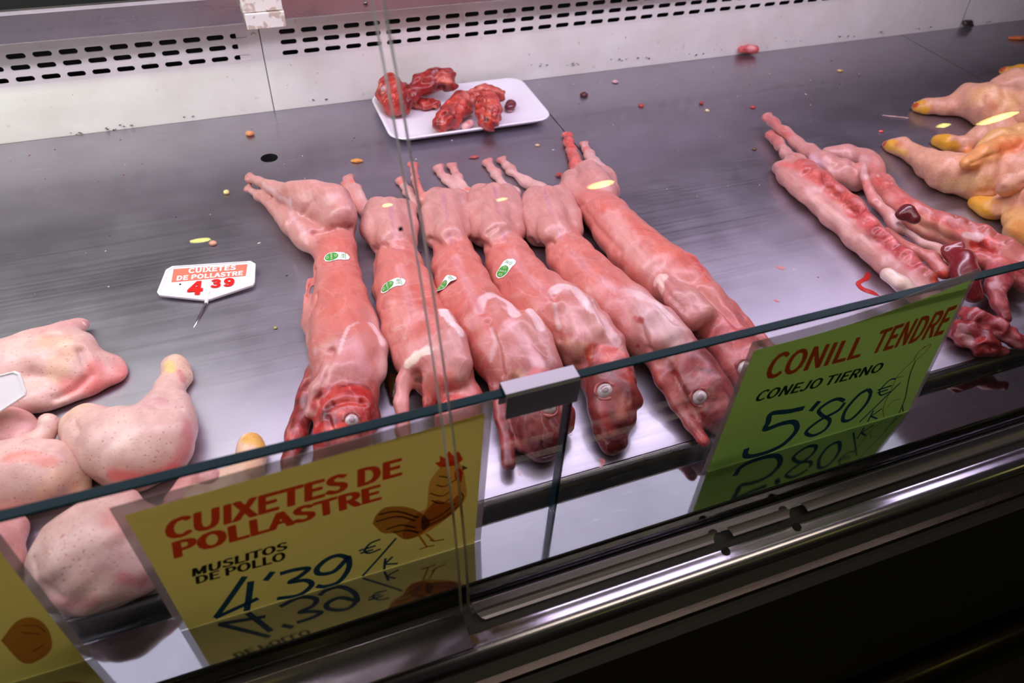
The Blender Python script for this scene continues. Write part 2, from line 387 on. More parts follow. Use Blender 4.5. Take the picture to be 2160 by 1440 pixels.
class Meat:
    def __init__(self, k=0.009, h=0.0025, amp=0.0009, seed=1, floor=0.0004, freq=(120, 330)):
        self.pr = []; self.k = k; self.h = h; self.amp = amp; self.seed = seed; self.floor = floor; self.freq = freq
        self.post = []
    def ch(self, pts, col, sz=0.85, lift=0.0, k=None):
        """limb: (px, py, r_px[, z]) joints, resting at 'lift' unless z (m) is given."""
        W = []
        for q in pts:
            u, v, r = q[:3]
            rm = r * mpp(G(u, v, 0.03))
            z = q[3] if len(q) > 3 else lift + rm * sz
            P = G(u, v, z); W.append((P, r * mpp(P)))
        self.pr.append((W, np.array(sr(col)[:3]), sz, k or self.k)); return self
    def wch(self, pts, col, sz=1.0, k=None):
        self.pr.append(([(np.array(p[:3], float), p[3]) for p in pts], np.array(sr(col)[:3]), sz, k or self.k)); return self
    def _d(self, P, pr):
        W, col, sz, k = pr
        q = np.array([1, 1, 1 / sz]); best = None
        Q = P * q
        if len(W) == 1: W = W * 2
        for (a, ra), (b, rb) in zip(W[:-1], W[1:]):
            t, d = seg_dist(Q, a * q, b * q)
            d = (d - (ra + (rb - ra) * t)) * min(1, 0.5 + sz / 2)
            best = d if best is None else np.minimum(best, d)
        return best
    # surface edits, applied after the net is made: pixel lines land on the surface that the camera sees there
    def dent(self, pts, r, depth): self.post.append(('d', pts, r, depth)); return self
    def paint(self, pts, r, col, amt=1.0): self.post.append(('p', pts, r, col, amt)); return self
    def build(self, name, mat, parent=None):
        h = self.h; lo = np.full(3, 1e9); hi = -lo
        for W, c, sz, k in self.pr:
            for P, r in W:
                lo = np.minimum(lo, P - r); hi = np.maximum(hi, P + r)
        lo -= 4 * h; hi += 4 * h
        n = np.ceil((hi - lo) / h).astype(int) + 1
        D = np.full(n, 0.05)
        ax = [lo[i] + h * np.arange(n[i]) for i in range(3)]
        for pr in self.pr:
            W, c, sz, k = pr
            for (wa, wb) in (zip(W[:-1], W[1:]) if len(W) > 1 else [(W[0], W[0])]):
                l2 = np.minimum(wa[0] - wa[1], wb[0] - wb[1]) - 3 * k; h2 = np.maximum(wa[0] + wa[1], wb[0] + wb[1]) + 3 * k
                i0 = np.clip(((l2 - lo) / h).astype(int), 0, n); i1 = np.clip(np.ceil((h2 - lo) / h).astype(int) + 1, 0, n)
                if (i1 <= i0).any(): continue
                g = np.stack(np.meshgrid(*[ax[i][i0[i]:i1[i]] for i in range(3)], indexing='ij'), -1)
                d = self._d(g, ([wa, wb], c, sz, k))
                sub = D[i0[0]:i1[0], i0[1]:i1[1], i0[2]:i1[2]]
                e = np.clip(k - np.abs(sub - d), 0, None) / k
                D[i0[0]:i1[0], i0[1]:i1[1], i0[2]:i1[2]] = np.minimum(sub, d) - e * e * k * 0.25
        rng = np.random.RandomState(self.seed)
        g = np.stack(np.meshgrid(*ax, indexing='ij'), -1)
        nz = np.zeros(n)
        for i in range(7):
            kv = rng.normal(size=3); kv *= rng.uniform(*self.freq) / np.linalg.norm(kv)
            nz += np.sin(g @ kv + rng.uniform(0, 6.28))
        D += nz * self.amp / 2.2
        if self.floor is not None: D = np.maximum(D, self.floor - g[..., 2])
        V, F = surface_net(D, lo, h)
        # relax
        nv = len(V)
        e = np.concatenate([F[:, [0, 1]], F[:, [1, 2]], F[:, [2, 3]], F[:, [3, 0]]])
        for _ in range(2):
            A = np.zeros((nv, 3)); c = np.zeros(nv)
            for i in range(3):
                A[:, i] += np.bincount(e[:, 0], V[e[:, 1], i], nv) + np.bincount(e[:, 1], V[e[:, 0], i], nv)
            c = np.bincount(e[:, 0], minlength=nv) + np.bincount(e[:, 1], minlength=nv)
            V = V * 0.5 + 0.5 * A / np.maximum(c, 1)[:, None]
        if self.floor is not None: V[:, 2] = np.maximum(V[:, 2], self.floor)
        # colour by the limb each point belongs to
        ws = np.zeros(nv); C = np.zeros((nv, 3))
        for pr in self.pr:
            d = self._d(V, pr); wt = np.exp(-np.clip(d, -0.004, 1) / 0.004)
            ws += wt; C += wt[:, None] * pr[1]
        C /= np.maximum(ws, 1e-12)[:, None]
        nr = np.cross(V[F[:, 2]] - V[F[:, 0]], V[F[:, 3]] - V[F[:, 1]])
        VN = np.zeros((nv, 3))
        for j in range(4):
            for i in range(3): VN[:, i] += np.bincount(F[:, j], nr[:, i], nv)
        VN /= np.maximum(np.linalg.norm(VN, axis=1), 1e-12)[:, None]
        bvh = BVHTree.FromPolygons([tuple(v) for v in V], [tuple(f) for f in F]) if (self.post) else None
        D2 = np.zeros(nv)
        ns = sum(np.sin(V @ (rng.normal(size=3) * 260) + rng.uniform(0, 6)) for _ in range(4)) / 4
        for op in self.post:
            H = [hit(bvh, u, v)[0] for u, v in op[1]]
            H = [np.array(x) for x in H if x is not None]
            if not H: continue
            if len(H) == 1: H = H * 2
            best = np.full(nv, 9.0)
            for a, b in zip(H[:-1], H[1:]):
                if np.linalg.norm(a - b) > 0.12: continue
                best = np.minimum(best, seg_dist(V, a, b)[1])
            r = op[2] * mpp(H[0])
            if op[0] == 'd':
                D2 -= op[3] * np.exp(-(best / r) ** 2)
            else:
                f = np.clip((r * (1 + 0.35 * ns) - best) / ((0.3 if op[4] >= 0.75 else 0.9) * r) + 0.5, 0, 1) * op[4]
                f = f * f * (3 - 2 * f) if op[4] == 1 else f
                C = C * (1 - f[:, None]) + f[:, None] * np.array(sr(op[3])[:3])
        if self.post: V = V + VN * D2[:, None]
        if self.floor is not None: V[:, 2] = np.maximum(V[:, 2], self.floor)
        me = bpy.data.meshes.new(name)
        nf = len(F)
        me.vertices.add(nv); me.vertices.foreach_set('co', V.astype(np.float32).ravel())
        me.loops.add(nf * 4); me.loops.foreach_set('vertex_index', F.astype(np.int32).ravel())
        me.polygons.add(nf); me.polygons.foreach_set('loop_start', np.arange(0, nf * 4, 4, dtype=np.int32))
        me.polygons.foreach_set('use_smooth', np.ones(nf, bool))
        me.update(calc_edges=True); me.validate()
        ca = me.color_attributes.new('Col', 'FLOAT_COLOR', 'POINT')
        ca.data.foreach_set('color', np.concatenate([C, np.ones((nv, 1))], 1).astype(np.float32).ravel())
        o = bpy.data.objects.new(name, me); COL.objects.link(o); me.materials.append(mat)
        if parent is not None: o.parent = parent
        self.bvh = BVHTree.FromPolygons([tuple(v) for v in V], [tuple(f) for f in F])
        return o
def hit(bvh, u, v):
    d = Vector(_ray(u, v)).normalized()
    loc, nrm, i, dist = bvh.ray_cast(Vector((0, 0, S)), d)
    return loc, nrm

def sphere(name, c, r, mat, parent=None, scale=(1, 1, 1), rot=None, seg=20):
    bm = bmesh.new(); bmesh.ops.create_uvsphere(bm, u_segments=seg, v_segments=seg // 2 + 2, radius=r)
    mt = Matrix.Translation(c) @ (rot or Matrix.Identity(4)) @ Matrix.Diagonal((*scale, 1))
    bmesh.ops.transform(bm, matrix=mt, verts=bm.verts)
    return from_bm(name, bm, mat, parent, True)
def eye(meat, parent, u, v, rpx, look=(0, -0.3, 1)):
    loc, n = hit(meat.bvh, u, v)
    if loc is None: return
    r = rpx * mpp(loc)
    n = (n + Vector((0, -0.25, 0.35))).normalized()
    q = Vector((0, 0, 1)).rotation_difference(n).to_matrix().to_4x4()
    e = sphere('eye', loc - n * r * 0.42, r, M['eye_white'], parent, (1, 0.92, 0.85), q)
    e['label'] = 'clouded white eyeball'
    i = sphere('lens', loc + n * r * 0.02, r * 0.62, M['eye_iris'], e, (1, 1, 0.72), q)
    i['label'] = 'grey lens'
    # torn lid around the ball
    V = []; F = []; a, b = 28, 8
    for i in range(a):
        th = 2 * math.pi * i / a; rr = 0.17 * r * (1 + 0.5 * math.sin(3 * th + u) + 0.3 * math.sin(7 * th + v))
        for j in range(b):
            ph = 2 * math.pi * j / b
            x = (r * 1.08 + rr * math.cos(ph)); V.append(loc - n * r * 0.10 + q.to_3x3() @ Vector((x * math.cos(th), x * math.sin(th), rr * math.sin(ph) * 0.7)))
            F.append((i * b + j, ((i + 1) % a) * b + j, ((i + 1) % a) * b + (j + 1) % b, i * b + (j + 1) % b))
    o = mk('eyelid', V, F, M['lid'], parent, True)
M['lid'] = simple('raw_eyelid', sr((158, 64, 62)), 0.3, 0, 0.5)

# ------------------------------------------------------------------ flat shapes, text and strokes in a 2-D frame
try:
    import os
    GROT = bpy.data.fonts.load(os.path.join(bpy.utils.resource_path('LOCAL'), 'datafiles', 'fonts', 'Noto Sans CJK Regular.woff2'))
except Exception:
    GROT = None
def text2d(s, bold=0.0, shear=0.0):
    c = bpy.data.curves.new('t', 'FONT'); c.body = s; c.size = 1.0; c.offset = bold; c.shear = shear
    c.resolution_u = 3
    if GROT: c.font = GROT
    c.space_character = 1.0 + bold * 1.5; c.extrude = 0
    o = bpy.data.objects.new('t', c); COL.objects.link(o)
    dg = bpy.context.evaluated_depsgraph_get(); me = bpy.data.meshes.new_from_object(o.evaluated_get(dg))
    V = np.array([v.co[:2] for v in me.vertices]); F = [tuple(p.vertices) for p in me.polygons]
    bpy.data.objects.remove(o); bpy.data.curves.remove(c); bpy.data.meshes.remove(me)
    lo = V.min(0); hi = V.max(0); V = (V - lo) / (hi - lo)
    return V, F
def quadmap(V, tl, tr_, br, bl):
    tl, tr_, br, bl = map(np.array, (tl, tr_, br, bl)); s = V[:, :1]; t = V[:, 1:2]; z = V[:, 2:]
    Q = (bl * (1 - s) + br * s) * (1 - t) + (tl * (1 - s) + tr_ * s) * t
    return np.concatenate([Q, z], 1)
def smoothline(pts, n=6):
    P = [np.array(p, float) for p in pts]
    if len(P) < 3: return P
    P = [2 * P[0] - P[1]] + P + [2 * P[-1] - P[-2]]; out = []
    for i in range(1, len(P) - 2):
        for j in range(n):
            t = j / n; a, b, c, d = P[i - 1:i + 3]
            out.append(0.5 * (2 * b + (c - a) * t + (2 * a - 5 * b + 4 * c - d) * t * t + (3 * b - a - 3 * c + d) * t ** 3))
    out.append(P[-2]); return out
def stroke2d(pts, wd, asp=1.0, curve=True, taper=False):
    """ribbon along a 2-D line; asp = height/width of the frame so the pen stays round."""
    L = smoothline(pts) if curve else [np.array(p, float) for p in pts]
    V = []; F = []; n = len(L)
    for i, p in enumerate(L):
        d = (L[min(i + 1, n - 1)] - L[max(i - 1, 0)]) * np.array([1, asp]); d /= np.linalg.norm(d) + 1e-9
        nn = np.array([-d[1], d[0] / asp]) * wd / 2
        if taper: nn = nn * (0.45 + 0.55 * math.sin(math.pi * min(1, (i + 0.5) / n)))
        V += [p + nn, p - nn]
    F = [(2 * i, 2 * i + 1, 2 * i + 3, 2 * i + 2) for i in range(n - 1)]
    return np.array(V), F
def poly2d(pts, curve=True):
    L = smoothline(list(pts) + [pts[0]], 4)[:-1] if curve else [np.array(p, float) for p in pts]
    tri = tessellate_polygon([[Vector((p[0], p[1], 0)) for p in L]])
    return np.array(L), [tuple(t) for t in tri]
def merge2d(items):
    V = []; F = []; n = 0
    for v, f in items:
        V.append(v); F += [tuple(i + n for i in t) for t in f]; n += len(v)
    return np.concatenate(V), F
def face_up(V, F, toward):
    """orient triangles to a direction (so no face is seen from its back)."""
    out = []
    for f in F:
        a, b, c = (np.array(V[i]) for i in f[:3])
        out.append(tuple(f) if np.cross(b - a, c - a) @ np.array(toward) >= 0 else tuple(f)[::-1])
    return out

# ------------------------------------------------------------------ the counter
def dense(line, step=0.0007):
    out = []
    for a, b in zip(line[:-1], line[1:]):
        a = np.array(a); b = np.array(b); n = max(1, int(np.linalg.norm(b - a) / step))
        out += [tuple(a + (b - a) * k / n) for k in range(n)]
    return out + [tuple(line[-1])]
def curved(line, n=6): return [tuple(p) for p in smoothline(line, n)]
XL, XR = -1.15, 2.5
ZL = -0.0174                                   # ledge height
flo = box('floor', (-4, -3.2, -0.90), (5, 2.4, -0.86), M['floor']); tag(flo, kind='structure')
back = box('wall_back', (-4, 1.75, -0.86), (5, 1.80, 1.6), simple('hall_wall_paint', (0.05, 0.045, 0.045, 1), 0.8)); tag(back, kind='structure')

ctr = empty('display_counter', (0.6, 0.6, -0.86))
tag(ctr, 'long stainless butcher display counter holding the meat behind curved glass', 'display counter')
def part(name, prof, mat, x0=XL, x1=XR, smooth=False, nx=1):
    return extrude_x(name, prof, x0, x1, mat, ctr, smooth, True, nx)
part('counter_body', [(0.215, -0.86), (1.24, -0.86), (1.24, -0.03), (0.285, -0.03), (0.215, -0.065)], simple('counter_core', (0.015, 0.013, 0.012, 1), 0.6))
part('tray_rim', [(0.3666, 0.0), (0.3650, 0.0001), (0.3630, -0.0006), (0.3598, -0.0030), (0.3565, -0.0070), (0.3535, -0.0115), (0.3518, ZL), (0.3518, -0.022), (0.3666, -0.022)], M['rim'], smooth=True)
part('ledge', [(0.3515, ZL), (0.3010, ZL), (0.2998, ZL - 0.0012), (0.2994, ZL - 0.006), (0.3008, ZL - 0.006), (0.3515, ZL - 0.004)], M['ledge'])
part('gasket', [(0.305, -0.0290), (0.2925, -0.0290), (0.2915, -0.026), (0.2905, -0.026), (0.2905, -0.036), (0.305, -0.036)], M['black'])
# front rail: flat top with a rounded nose
rp = [(0.2662, -0.058), (0.2660, -0.0372), (0.2652, -0.0364), (0.2635, -0.03605), (0.2620, -0.0359), (0.2600, -0.0356), (0.2568, -0.03505), (0.2552, -0.0347)]
for t in np.linspace(math.pi / 2, -0.5, 12): rp.append((0.2535 - 0.0115 * math.cos(t), -0.0459 + 0.0115 * math.sin(t)))
rp += [(0.2445, -0.058)]
part('channel_shade_gap', [(0.2664, -0.052), (0.290, -0.052), (0.290, -0.058), (0.2664, -0.058)], M['black'])  # black gap standing in for the channel's shadow band on the rail
rail = part('front_rail', dense(rp), M['rail'], smooth=True)
for x, y in ((0.3412, 0.262), (0.4221, 0.262)):
    bm = bmesh.new(); bmesh.ops.create_cone(bm, cap_ends=True, segments=20, radius1=0.0042, radius2=0.0042, depth=0.004)
    bmesh.ops.translate(bm, verts=bm.verts, vec=(x, y, -0.0362)); o = from_bm('screw_hole', bm, M['hole'], rail)
part('fascia_panel', [(0.2255, -0.052), (0.224, -0.094), (0.219, -0.0955), (0.2185, -0.128), (0.226, -0.131), (0.232, -0.131), (0.232, -0.052)], M['dark_steel'])
part('recess_panel', [(0.2285, -0.131), (0.2285, -0.245), (0.236, -0.245), (0.236, -0.131)], simple('black_enamel', (0.01, 0.009, 0.008, 1), 0.35))
part('kick_panel', [(0.216, -0.247), (0.215, -0.43), (0.23, -0.43), (0.23, -0.247)], M['stone'])
bp = [(0.190 + 0.030 * math.cos(t), -0.50 + 0.055 * math.sin(t)) for t in np.linspace(0, 2 * math.pi, 25)[:-1]]
part('bumper_rail', bp, M['dark_steel'], smooth=True)

# ------------------------------------------------------------------ tray sheets
def sheet(name, x0, x1, label, hole=None):
    y0, y1, t = 0.3668, 1.1785, 0.0012
    if hole is None:
        o = box(name, (x0, y0, -t), (x1, y1, 0), M['tray'])
    else:
        hx, hy, hr = hole; n = 32; q = hr * 2.2
        V = []; F = []
        xs = [x0, hx - q, hx + q, x1]; ys = [y0, hy - q, hy + q, y1]
        for j in range(4):
            for i in range(4): V.append((xs[i], ys[j], 0))
        for j in range(3):
            for i in range(3):
                if (i, j) != (1, 1): F.append((j * 4 + i, j * 4 + i + 1, j * 4 + i + 5, j * 4 + i + 4))
        b = len(V)
        for k in range(n):
            th = 2 * math.pi * k / n; c, s = math.cos(th), math.sin(th); m = max(abs(c), abs(s))
            V += [(hx + hr * c, hy + hr * s, 0), (hx + q * c / m, hy + q * s / m, 0), (hx + hr * c, hy + hr * s, -0.012)]
        for k in range(n):
            a, c = b + 3 * k, b + 3 * ((k + 1) % n)
            F += [(a, a + 1, c + 1, c), (a + 2, a, c, c + 2)]
        F.append(tuple(b + 3 * k + 2 for k in range(n))[::-1])
        o = mk(name, V, F, [M['tray'], M['hole']])
        for p in o.data.polygons:
            if len(p.vertices) > 4 or any(o.data.vertices[i].co.z < -0.005 for i in p.vertices): p.material_index = 1
    tag(o, label, 'tray'); return o
sheet('tray_sheet', XL, 0.4845, 'brushed steel tray sheet with a round drain hole, under the chicken legs', (0.0274, 1.0336, 0.0125))
sheet('tray_sheet', 0.4862, 1.3425, 'brushed steel tray sheet under the split rabbit halves')
sheet('tray_sheet', 1.3442, XR, 'brushed steel tray sheet at the right under the yellow chickens')
part('canopy', [(0.46, 0.60), (1.30, 0.60), (1.30, 0.62), (0.46, 0.62)], M['canopy'])
part('tray_bed', [(0.368, -0.0135), (1.181, -0.0135), (1.181, -0.03), (0.368, -0.03)], M['black'])

# ------------------------------------------------------------------ vented back panels
def vent_panel(x0, x1, sx0, nslot, label, dead=()):
    """white sheet, foot sloping, three rows of stadium slots in its upright part."""
    pitch, hw, hh = 0.0331, 0.0122, 0.0039
    rows = [0.0885, 0.1052, 0.1212]; zc = [0.080, 0.0968, 0.1132, 0.1300]
    V = []; F = []
    def quad(a, b, c, d):
        n = len(V); V.extend([a, b, c, d]); F.append((n, n + 1, n + 2, n + 3))
    YV = 1.187
    xa = sx0 - pitch / 2; xb = sx0 + (nslot - 0.5) * pitch
    # foot
    prof = [(1.1795, 0.0), (1.1800, 0.010), (1.1825, 0.045), (1.1850, 0.066), (YV, zc[0])]
    for (ya, za), (yb, zb) in zip(prof[:-1], prof[1:]): quad((x0, ya, za), (x1, ya, za), (x1, yb, zb), (x0, yb, zb))
    quad((x0, YV, zc[3]), (x1, YV, zc[3]), (x1, YV, 0.168), (x0, YV, 0.168))
    quad((x0, YV, zc[0]), (xa, YV, zc[0]), (xa, YV, zc[3]), (x0, YV, zc[3]))
    quad((xb, YV, zc[0]), (x1, YV, zc[0]), (x1, YV, zc[3]), (xb, YV, zc[3]))
    m = 20
    for r, z in enumerate(rows):
        for i in range(nslot):
            cx = sx0 + i * pitch
            inn = []; outr = []
            for k in range(m):
                th = 2 * math.pi * (k + 0.5) / m; c, s = math.cos(th), math.sin(th)
                ix = (hw - hh) * (1 if c > 0 else -1) + hh * c; iz = hh * s
                q = max(abs(c) / 1.0, abs(s) / 1.0)
                ox = pitch / 2 * c / q; oz = s / q
                oz = z + (zc[r + 1] - z) * oz if oz > 0 else z + (z - zc[r]) * oz
                inn.append((cx + ix, YV, z + iz)); outr.append((cx + ox, YV, oz))
            b = len(V); V.extend(inn); V.extend(outr); V.extend([(p[0], YV + 0.0022, p[2]) for p in inn])
            for k in range(m):
                k2 = (k + 1) % m
                F.append((b + k, b + m + k, b + m + k2, b + k2)); F.append((b + k2, b + 2 * m + k2, b + 2 * m + k, b + k))
    o = mk('vent_panel', V, F, M['panel'])
    bm = bmesh.new(); bm.from_mesh(o.data); bmesh.ops.remove_doubles(bm, verts=bm.verts, dist=1e-6); bmesh.ops.recalc_face_normals(bm, faces=bm.faces)
    for f in bm.faces:
        if f.normal.y > 0.9: f.normal_flip()
    bm.to_mesh(o.data); bm.free()
    tag(o, label, 'vent panel')
    return o
p1 = vent_panel(XL, 0.0532, 0.0229 - 30 * 0.0331, 31, 'greenish white vent panel at the left, its last slots half blocked')
p2 = vent_panel(0.0545, 1.503, 0.0948, 42, 'long white slotted vent panel behind the tray of red offal')
p3_ = vent_panel(1.5045, XR, 1.545, 28, 'white vent panel at the right end, past the cracked joint')
for r, z in enumerate((0.0885, 0.1052, 0.1212)):          # blocked ends of the last slots
    box('slot_plug', (0.0195, 1.1885, z - 0.0042), (0.037, 1.190, z + 0.0042), M['panel'], p1)
bm = bmesh.new(); bmesh.ops.create_cone(bm, cap_ends=True, segments=16, radius1=0.004, radius2=0.0032, depth=0.002)
bmesh.ops.rotate(bm, verts=bm.verts, matrix=Matrix.Rotation(math.pi / 2, 3, 'X')); bmesh.ops.translate(bm, verts=bm.verts, vec=(0.0455, 1.186, 0.120))
from_bm('panel_screw', bm, M['bracket'], p1)
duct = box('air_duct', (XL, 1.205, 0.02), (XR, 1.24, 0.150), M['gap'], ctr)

# ------------------------------------------------------------------ steel hood above the vents, and the post
hp = [(1.150, 0.1515), (1.147, 0.154), (1.142, 0.191), (1.1438, 0.1952), (1.1468, 0.1968), (1.1495, 0.1960), (1.1500, 0.193), (1.1510, 0.157), (1.1862, 0.157), (1.1862, 0.1515)]
h = extrude_x('evaporator_hood', hp, XL, 0.0330, M['hood']); tag(h, 'brushed steel hood edge left of the white post, above the vents', 'hood')
hp2 = [(1.150, 0.1525), (1.147, 0.155), (1.140, 0.260), (1.25, 0.260), (1.25, 0.256), (1.15, 0.252), (1.1525, 0.159), (1.1862, 0.159), (1.1862, 0.1525)]
h2 = extrude_x('evaporator_hood', hp2, 0.0900, XR, M['hood']); tag(h2, 'mauve steel hood panel right of the white post, above the vents', 'hood')
sphere('rivet', Vector((0.2113, 1.1455, 0.166)), 0.0035, M['rim'], h2, (1, 0.6, 1.2))
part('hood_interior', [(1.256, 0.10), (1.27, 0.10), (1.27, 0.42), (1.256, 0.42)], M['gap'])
post = empty('shelf_post', (0.06, 1.12, 0.16))
tag(post, 'scuffed white square post standing at the vent panel joint', 'post')
box('post_foot', (0.0352, 1.1005, 0.1610), (0.0885, 1.149, 0.1825), M['bracket'], post, 0.0012)
box('post_shaft', (0.0335, 1.103, 0.1832), (0.0875, 1.149, 0.42), M['bracket'], post, 0.0012)

# ------------------------------------------------------------------ low glass screen and its clip
def low_pane(x0, x1, label):
    o = empty('low_glass_screen', ((x0 + x1) / 2, 0.345, ZL)); tag(o, label, 'glass screen')
    y0, y1, z0, z1, c = 0.3405, 0.3500, ZL + 0.0002, 0.1688, 0.0010
    V = [(x, y, z) for x in (x0, x1) for y, z in ((y0, z0), (y1, z0), (y1, z1 - c), (y1 - c, z1), (y0 + c, z1), (y0, z1 - c))]
    F = [(0, 5, 11, 6), (1, 7, 8, 2)]
    mk('glass_sheet', V, F, M['glass'], o)
    E = [(2, 8, 9, 3), (3, 9, 10, 4), (4, 10, 11, 5), (0, 1, 2, 3, 4, 5), (6, 11, 10, 9, 8, 7)]
    mk('polished_edge', V, E, M['glass_edge'], o)
    return o
lp1 = low_pane(XL, 0.1955, 'low clear glass screen behind the yellow signs, left of the clip')
lp2 = low_pane(0.1985, XR, 'low clear glass screen behind the green sign, right of the clip')
# folded steel clip straddling both top edges
cp = [(0.3415, 0.142), (0.3415, 0.1655), (0.343, 0.167), (0.3545, 0.167), (0.356, 0.1655), (0.356, 0.142), (0.3572, 0.142), (0.3572, 0.1662), (0.3551, 0.1684), (0.3424, 0.1684), (0.3403, 0.1662), (0.3403, 0.142)]
clip = extrude_x('glass_clip', [(y - 0.0035, z + 0.0043) for y, z in cp], 0.1405, 0.2005, M['clip'])
tag(clip, 'folded steel clip joining the two low glass screens', 'clip')

# ------------------------------------------------------------------ tall curved front glass with foot channels
def ycurve(z): return 0.2862 + 0.1130 * (z - 0.013) + 0.72 * (z - 0.013) ** 2
def tall_pane(x0, x1, label):
    o = empty('curved_front_glass', ((x0 + x1) / 2, 0.285, -0.02)); tag(o, label, 'front glass')
    zs = np.linspace(-0.0195, 0.46, 60); t = 0.009
    A = [(ycurve(z), z) for z in zs]
    B = []
    for i, p in enumerate(A):
        q = np.array(A[min(i + 1, 59)]) - np.array(A[max(i - 1, 0)]); q /= np.linalg.norm(q)
        B.append((p[0] - t * q[1], p[1] + t * q[0]))
    def wall(L):
        V = [(x, y, z) for y, z in L for x in (x0, x1)]
        return V, [(2 * i, 2 * i + 1, 2 * i + 3, 2 * i + 2) for i in range(len(L) - 1)]
    V1, F1 = wall(A); V2, F2 = wall(B); n = len(V1)
    mk('glass_sheet', V1 + V2, [f[::-1] for f in F1] + [tuple(i + n for i in f) for f in F2], M['glass'], o, True)
    for x in (x0, x1):
        V = []
        for a_, b_ in zip(A, B): V += [(x, *a_), (x, *b_)]
        mk('ground_edge', V, [(2 * i, 2 * i + 1, 2 * i + 3, 2 * i + 2) for i in range(len(A) - 1)], M['tall_edge'], o)
    return o
g1 = tall_pane(XL, 0.0862, 'tall curved front glass pane covering the left of the case')
g2 = tall_pane(0.0928, XR, 'tall curved front glass pane covering the right of the case')
for px, py in ((845, 483),):                      # a dark speck stuck on the pane
    d_ = _ray(px, py); d_ /= np.linalg.norm(d_); t_ = 0.25
    while (d_ * t_)[1] < ycurve(S + (d_ * t_)[2]): t_ += 0.0002
    sphere('glass_speck', Vector(tuple(d_ * (t_ - 0.0006) + np.array([0, 0, S]))), 0.0016, M['hole'], g1, (1, 0.5, 1.1))
# left foot channel: concave polished strip
lc = [(0.2770, -0.0140), (0.2722, -0.0182), (0.2665, -0.0206), (0.2605, -0.0212), (0.2535, -0.0203), (0.2465, -0.0191)]
extrude_x('foot_channel', strip_prof(curved(lc), -0.0014), XL, 0.0866, M['channel'], g1, True)
# right foot channel: plain strip with two half-round notches in its lower lip
def notched():
    o0 = np.array([0.2790, -0.0112]); o1 = np.array([0.2685, -0.0245]); L = np.linalg.norm(o1 - o0)
    pts = [(0.0962, 0.0), (XR, 0.0), (XR, L)]
    for cx in (0.4254, 0.3406):
        pts += [(cx + 0.0105 * math.cos(t), L - 0.0105 * math.sin(t) * 0.95) for t in np.linspace(0, math.pi, 14)]
    pts += [(0.1045, L), (0.1012, L * 0.86), (0.0985, L * 0.6), (0.0968, L * 0.3)]
    tri = tessellate_polygon([[Vector((p[0], p[1], 0)) for p in pts]])
    d = (o1 - o0) / L; nn = np.array([d[1], -d[0]]); 
    if nn[0] > 0: nn = -nn
    def P(p, k):
        y, z = o0 + d * p[1] - nn * 0.0014 * k - nn * 0.0022 * (1 - (2 * p[1] / L - 1) ** 2); return (p[0], y, z)
    V = [P(p, 0) for p in pts] + [P(p, 1) for p in pts]; n = len(pts)
    F = [tuple(t) for t in tri] + [tuple(i + n for i in t)[::-1] for t in tri] + [(i, (i + 1) % n, (i + 1) % n + n, i + n) for i in range(n)]
    bm = bmesh.new(); me = bpy.data.meshes.new('x'); me.from_pydata(V, [], F); bm.from_mesh(me); bpy.data.meshes.remove(me)
    return from_bm('foot_channel', bm, M['strip'], g2)
notched()

# ------------------------------------------------------------------ price signs
def sign(name, corners, label, paper_mat, margin=(0.006, 0.011), bend=0.0, y=0.3405):
    """laminated sheet leaning on the low glass; returns a map (s, t, off) -> place."""
    TL, TR, BR, BL = [np.array(c, float) for c in corners]
    def P(s, t, off=0.0):
        p = (BL * (1 - s) + BR * s) * (1 - t) + (TL * (1 - s) + TR * s) * t
        p = p.copy(); p[2] += bend * math.sin(math.pi * s) * t
        p[1] -= off; return p
    root = empty(name, tuple((BL + BR) / 2)); tag(root, label, 'sign')
    def grid(s0, s1, t0, t1, off, nm, mt):
        n = 16; V = []; F = []
        for k in (0, 1):
            for j in range(n + 1):
                for i in range(n + 1):
                    V.append(P(s0 + (s1 - s0) * i / n, t0 + (t1 - t0) * j / n, off + k * 0.00018))
        m = (n + 1) ** 2
        for j in range(n):
            for i in range(n):
                a = j * (n + 1) + i; F.append((a, a + n + 1, a + n + 2, a + 1)); F.append((m + a, m + a + 1, m + a + n + 2, m + a + n + 1))
        ring = [i for i in range(n + 1)] + [j * (n + 1) + n for j in range(1, n + 1)] + [n * (n + 1) + i for i in range(n - 1, -1, -1)] + [j * (n + 1) for j in range(n - 1, 0, -1)]
        for a, b in zip(ring, ring[1:] + ring[:1]): F.append((a, b, b + m, a + m))
        return mk(nm, V, F, mt, root)
    wd = np.linalg.norm(BR - BL); ht = np.linalg.norm(TL - BL); asp = ht / wd
    mx = margin[0] / wd; mt_ = margin[1] / ht
    grid(-mx, 1 + mx, 0.006, 1 + mt_, 0.0, 'laminate_border', M['film'])
    sheet_ = grid(0, 1, 0.0, 1, 0.0006, 'paper_sheet', paper_mat)
    def put(nm, VF, mat, layer=1):
        V, F = VF
        W = [P(v[0], min(max(v[1], 0.004), 1.2), 0.0009 + 0.0001 * layer + (v[2] if len(v) > 2 else 0)) for v in V]
        return mk(nm, W, face_up(W, F, (0, -1, 0.1)), mat, sheet_)
    return root, put, asp
def sline(put, nm, mat, asp, lines, wd, layer=1, curve=True, taper=False):
    
    it = []
    for k, l in enumerate(lines):
        V, F = stroke2d(l, wd, asp, curve, taper)
        it.append((np.concatenate([V, np.linspace(0, 0.00006, len(V))[:, None] + 0.00007 * k], 1), F))
    return put(nm, merge2d(it), mat, layer)
YS = 0.3375
cor = lambda *px: [GY(u, v, YS) for u, v in px]
def floorz(c):                                   # lower corners stand on the ledge
    c[2][2] = c[3][2] = ZL + 0.0001; return c
